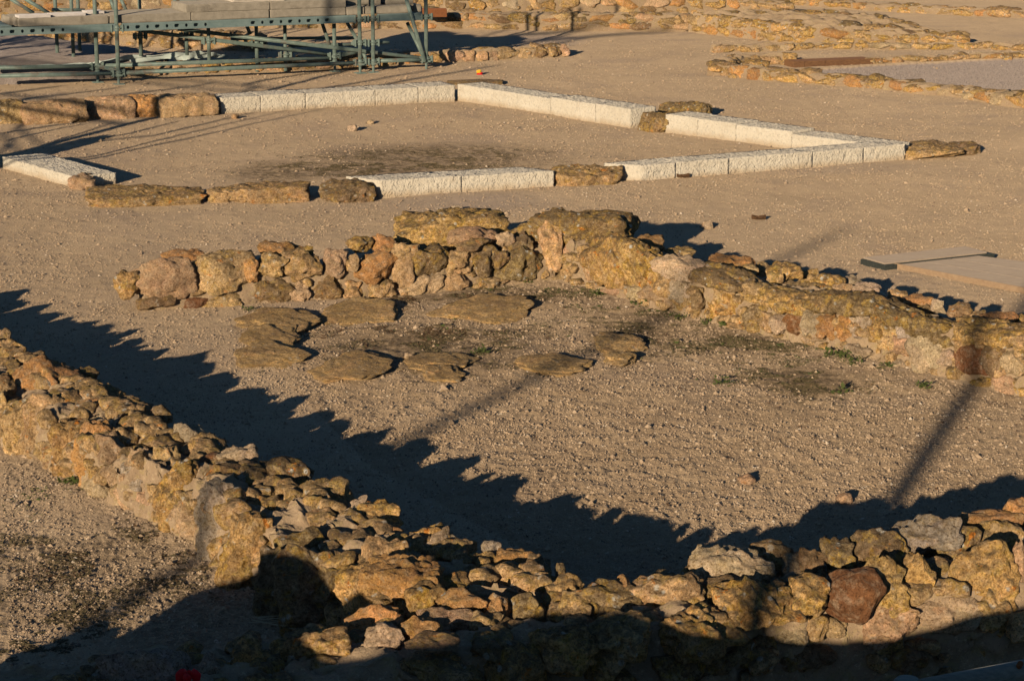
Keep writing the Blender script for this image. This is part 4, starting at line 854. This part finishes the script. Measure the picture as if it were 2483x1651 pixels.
wr = thing('snack_wrapper', 'crumpled yellow and red wrapper on the sand beyond the white blocks', 'litter', (p[0], p[1], 0))
for nm, mt, dx, dz, s_ in (('red_half', 'red', .008, .018, .040), ('yellow_half', 'yellow', -.004, .052, .036)):
    Q, F = ico(3); Q = Q*np.array([.9, .6, .55])*s_*(1+.9*n3(Q, 2.2, dz*90))[:, None]
    link(nm, mesh_np(nm, Q, F), M[mt], wr, (dx, 0, dz))
p = at_z('U', 1205, 462, .37); fl = thing('red_flower', 'bright red cut flower lying on the grey slab at the bottom edge', 'flower', (p[0], p[1], .36))
for i, (dx, dy, rz, s_) in enumerate(((-.018, 0, .5, 1.), (.022, .004, -.4, .9), (.0, -.022, .0, .7), (.003, .018, .2, .6))):
    Q, F = ico(3); Q = Q.copy(); Q[:, 1] = Q[:, 1]*.18 + .35*Q[:, 0]**2+.3*np.clip(Q[:, 2], 0, 1)**2; Q = Q*np.array([.022, .03, .030])*s_*(1+.15*n3(Q, 2, i))[:, None]
    link('petal', mesh_np('petal', Q, F), M['red'], fl, (dx, dy, .02), (.25, 0, rz))
mb = MB(); mb.tube((0, 0, -.01), (.05, -.16, -.03), .004, 6); o = mb.build('stem', M['leaf'], None); o.parent = fl
# rail fence, bottom right
rf = thing('rail_fence', 'weathered round post and grey rail cut off at the bottom right corner', 'fence', (1.25, 7.0, 0))
pp = at_plane('T', 620, 890, (0, 7.0), (0, 1)); mb = MB(); mb.tube((pp[0], 7.0, 0), (pp[0], 7.0, pp[2]-.012), .048, 20); mb.tube((pp[0], 7.0, pp[2]-.012), (pp[0], 7.0, pp[2]), .048, 20, .036)
mb.build('post', M['rail'], rf, (pp[0], 7.0, 0), smooth=True)
a = at_plane('T', 1150, 985, (0, 6.98), (0, 1)); b = at_plane('T', 2400, 745, (0, 7.1), (0, 1)); a = Vector(a); b = Vector(b); d = b-a; mb = MB(); mb.tube(a-d*.25, b+d*.6, .034, 16); mb.build('rail', M['rail'], rf, a, smooth=True)
q = Vector(at_plane('T', 2295, 672, (0, 7.05), (0, 1))); mb = MB(); mb.tube(q+Vector((0, .02, -.02)), q+Vector((0, -.01, .006)), .010, 10); mb.build('bolt', M['rust'], rf, q)

# ------------------------------------------------------------------ unseen casters outside the frame
az = SUN_AZ; qd = np.array([math.cos(az), -math.sin(az)]); sdv = np.array([math.sin(az), math.cos(az)]); TE = math.tan(SUN_EL)
S0 = 3.9
bl = [('O', 150, 1351, 0), ('O', 520, 1200, 0), ('O', 900, 1020, 0), ('O', 1250, 760, 0), ('O', 1600, 600, 0), ('O', 2050, 495, .03), ('L', 640, 745, .26), ('L', 900, 725, .34), ('L', 1130, 900, .33), ('L', 1225, 1150, .12), ('L', 1000, 1440, .30),
      ('L', 1200, 1440, .32), ('M', 0, 1200, .37), ('M', 470, 1150, .37), ('M', 850, 1045, .39), ('M', 1300, 1000, .39), ('M', 1800, 935, .42), ('M', 2200, 1100, .38), ('N', 495, 1000, .32), ('N', 740, 1070, .24), ('N', 1200, 1110, .2), ('N', 1660, 1040, .22), ('N', 2000, 930, .28), ('N', 2358, 890, .33)]
prof = []
for k, x, y, z in bl:
    p = at_z(k, x, y, z); prof.append((p[:2]@qd, z+(p[:2]@sdv-S0)*TE))
PROF = prof
prof = sorted(prof); qs = np.array([q for q, h in prof]); hs = np.array([h for q, h in prof])
uq = np.linspace(-4.42, 2.2, 260); hh = np.interp(uq, qs, hs); hh = np.where(uq < qs[0]+.02, hs[0]*.95, hh)
ker = np.ones(5)/5; hh = np.convolve(np.pad(hh, 2, 'edge'), ker, 'valid')
rows = []
for s_, zz in ((S0-.45, 0), (S0-.42, .55), (S0-.3, .93), (S0, 1.), (S0+.12, .9), (S0+.2, 0)):
    for i_ in range(4): pass
    rows.append(np.stack([uq*qd[0]+s_*sdv[0], uq*qd[1]+s_*sdv[1], hh*zz], 1))
V = np.stack(rows).reshape(-1, 3); V[:, 2] += .012*n3(V, 6, 3.)*(V[:, 2] > .2); i = np.arange(len(V)).reshape(6, -1)
F = np.stack([i[:-1, :-1], i[:-1, 1:], i[1:, 1:], i[1:, :-1]], -1).reshape(-1, 4)
o = tag(link('shadow_parapet', mesh_np('shadow_parapet', V, F), M['mortar']), 'unseen chest high parapet added below the viewpoint, top shaped to cast the foreground shade', 'stone wall')  # added caster, its top outline traced back from the wanted shadow edge
bmx = bmesh.new(); bmx.from_mesh(o.data); bmesh.ops.holes_fill(bmx, edges=[e for e in bmx.edges if e.is_boundary]); bmesh.ops.recalc_face_normals(bmx, faces=bmx.faces); bmx.to_mesh(o.data); bmx.free()
p = at_z('P', 2160, 1230)[:2]-sdv*15; mb = MB(); mb.tube((p[0], p[1], -.05), (p[0], p[1], 5.5), .07, 14, .05)
lpst = thing('lamp_post', 'tall plain lamp post behind the viewpoint, outside the picture', 'lamp post', (p[0], p[1], 0)); mb.build('post', M['beam'], lpst, (p[0], p[1], 0), smooth=True)
mb = MB(); mb.box((p[0], p[1], 5.55), (.3, .3, .1)); mb.build('lamp_head', M['beam'], lpst, (p[0], p[1], 5.5), bevel=.02)
def bare_tree(label, base, h, n, spread, seed, lean=(0, 0), r0=.09, t0=1.25):
    r = random.Random(seed); root = thing('bare_tree', label, 'tree', (base[0], base[1], 0), 'bare trees left of the picture'); mb = MB()
    def grow(p, d, l, rad, lev):
        k = 4
        for _ in range(k):
            d2 = (d+Vector((r.uniform(-1, 1), r.uniform(-1, 1), r.uniform(-.5, .7)))*.16).normalized(); q = p+d2*l/k; mb.tube(p, q, rad, 7 if rad > .02 else 4, rad*.86, False); rad *= .86; p = q; d = d2
            if lev < 3 and r.random() < .75:
                b = (d+Vector((r.uniform(-1, 1), r.uniform(-1, 1), r.uniform(-.2, .5)))*spread).normalized(); grow(p, b, l*r.uniform(.5, .75), rad*.62, lev+1)
    mb.tube((base[0], base[1], -.05), (base[0]+.03, base[1], t0), r0*1.15, 10, r0, False)
    for i in range(n): grow(Vector((base[0]+.03, base[1], t0-.03)), Vector((lean[0]+r.uniform(-1, 1)*1.1, lean[1]+r.uniform(-1, 1)*.5, 1)).normalized(), h*r.uniform(.7, 1), r0*r.uniform(.6, 1), 0)
    mb.build('trunk', M['bark'], root, (base[0], base[1], 0))
ST = 13.7; QT = -12.3
tr = thing('bare_tree', 'leafless tree with long thin branches left of the white blocks, outside the picture', 'tree', (*(QT*qd+ST*sdv), 0), 'bare trees left of the picture'); mb = MB()
def tw(q, h, ds=0.): v = q*qd+(ST+ds)*sdv; return Vector((v[0], v[1], h))
mb.tube(tw(QT, -.05), tw(QT+.05, 2.0), .07, 10, .055, False); mb.tube(tw(QT+.05, 2.0), tw(QT-.05, 5.2), .055, 10, .02, False)
for k0, x0, y0, k1, x1, y1 in (('E',600,560,'E',2360,180), ('E',640,535,'E',2100,190), ('E',400,415,'E',870,275), ('E',880,380,'E',1240,290), ('E',1150,375,'E',1900,195), ('E',60,405,'E',600,300), ('E',0,360,'E',700,270),
        ('E',140,320,'E',430,140), ('E',0,145,'E',560,60), ('E',540,130,'E',1500,10), ('A',0,960,'A',1200,790), ('B',0,740,'B',700,640), ('B',650,800,'B',1700,620), ('B',1200,770,'B',2300,570), ('C',0,430,'C',600,300),
        ('C',130,450,'C',620,370), ('C',300,370,'C',1500,290), ('C',0,330,'C',1000,250), ('A',0,440,'A',900,345), ('A',60,600,'A',900,470), ('A',300,660,'A',1000,520), ('A',0,860,'A',600,790)):
    P0, P1 = at_z(k0, x0, y0)[:2], at_z(k1, x1, y1)[:2]; pp = []
    for P_ in (P0, P1): d_ = P_@sdv-ST; pp.append((P_@qd, d_*TE, d_))
    (qa, ha, da), (qb, hb, db) = pp; r_ = .007+.0026*da; off = rnd.uniform(-.25, .25)
    m_ = tw((qa+qb)/2+rnd.uniform(-.03, .03), (ha+hb)/2+rnd.uniform(-.03, .03), off)
    ht = min(max(ha-.25, .3), 5.); mb.tube(tw(QT+.03, ht), tw(qa, ha, off*.5), r_*.45, 6, r_*.7, False); mb.tube(tw(qa, ha, off*.5), m_, r_, 7, r_*.9, False); mb.tube(m_, tw(qb, hb, off), r_*.9, 7, r_*.6, False)
mb.build('trunk', M['bark'], tr, tuple(tr.location))
bare_tree('leafless tree far left by the gravel heap, outside the picture', (-9.6, 24.0), 3.0, 10, .7, 21, r0=.045)
p = at_z('P', 330, 331)[:2]-sdv*4.6-qd*.35
o = add_stone(None, (p[0], p[1], .4), (.7, .5, 1.15), .3, 't', 4, 'boulder', None, 2.2, .05); tag(o, 'unseen waist high boulder shape added beyond the left edge to cast a shadow', 'boulder')  # added caster for the dark triangular shadow behind the left block
a = at_z('P', 1105, 1010)[:2]-sdv*18; b = at_z('P', 1500, 820)[:2]-sdv*20; A = Vector((a[0], a[1], 18*TE)); B = Vector((b[0], b[1], 20*TE)); d = B-A
tr = thing('bare_tree', 'unseen leaning pole, drawn as a bare trunk, added behind the viewpoint for its shadow', 'tree', (A.x-d.x*1.6, A.y-d.y*1.6, 0)); mb = MB()  # pole drawn as a bare trunk, added to throw the blurred band
mb.tube((A.x-d.x*1.6, A.y-d.y*1.6, -.05), A-d*.6, .05, 10, .045, False); mb.tube(A-d*.6, B+d*2.0, .045, 10, .03, False)
mb.build('trunk', M['bark'], tr, tuple(tr.location))
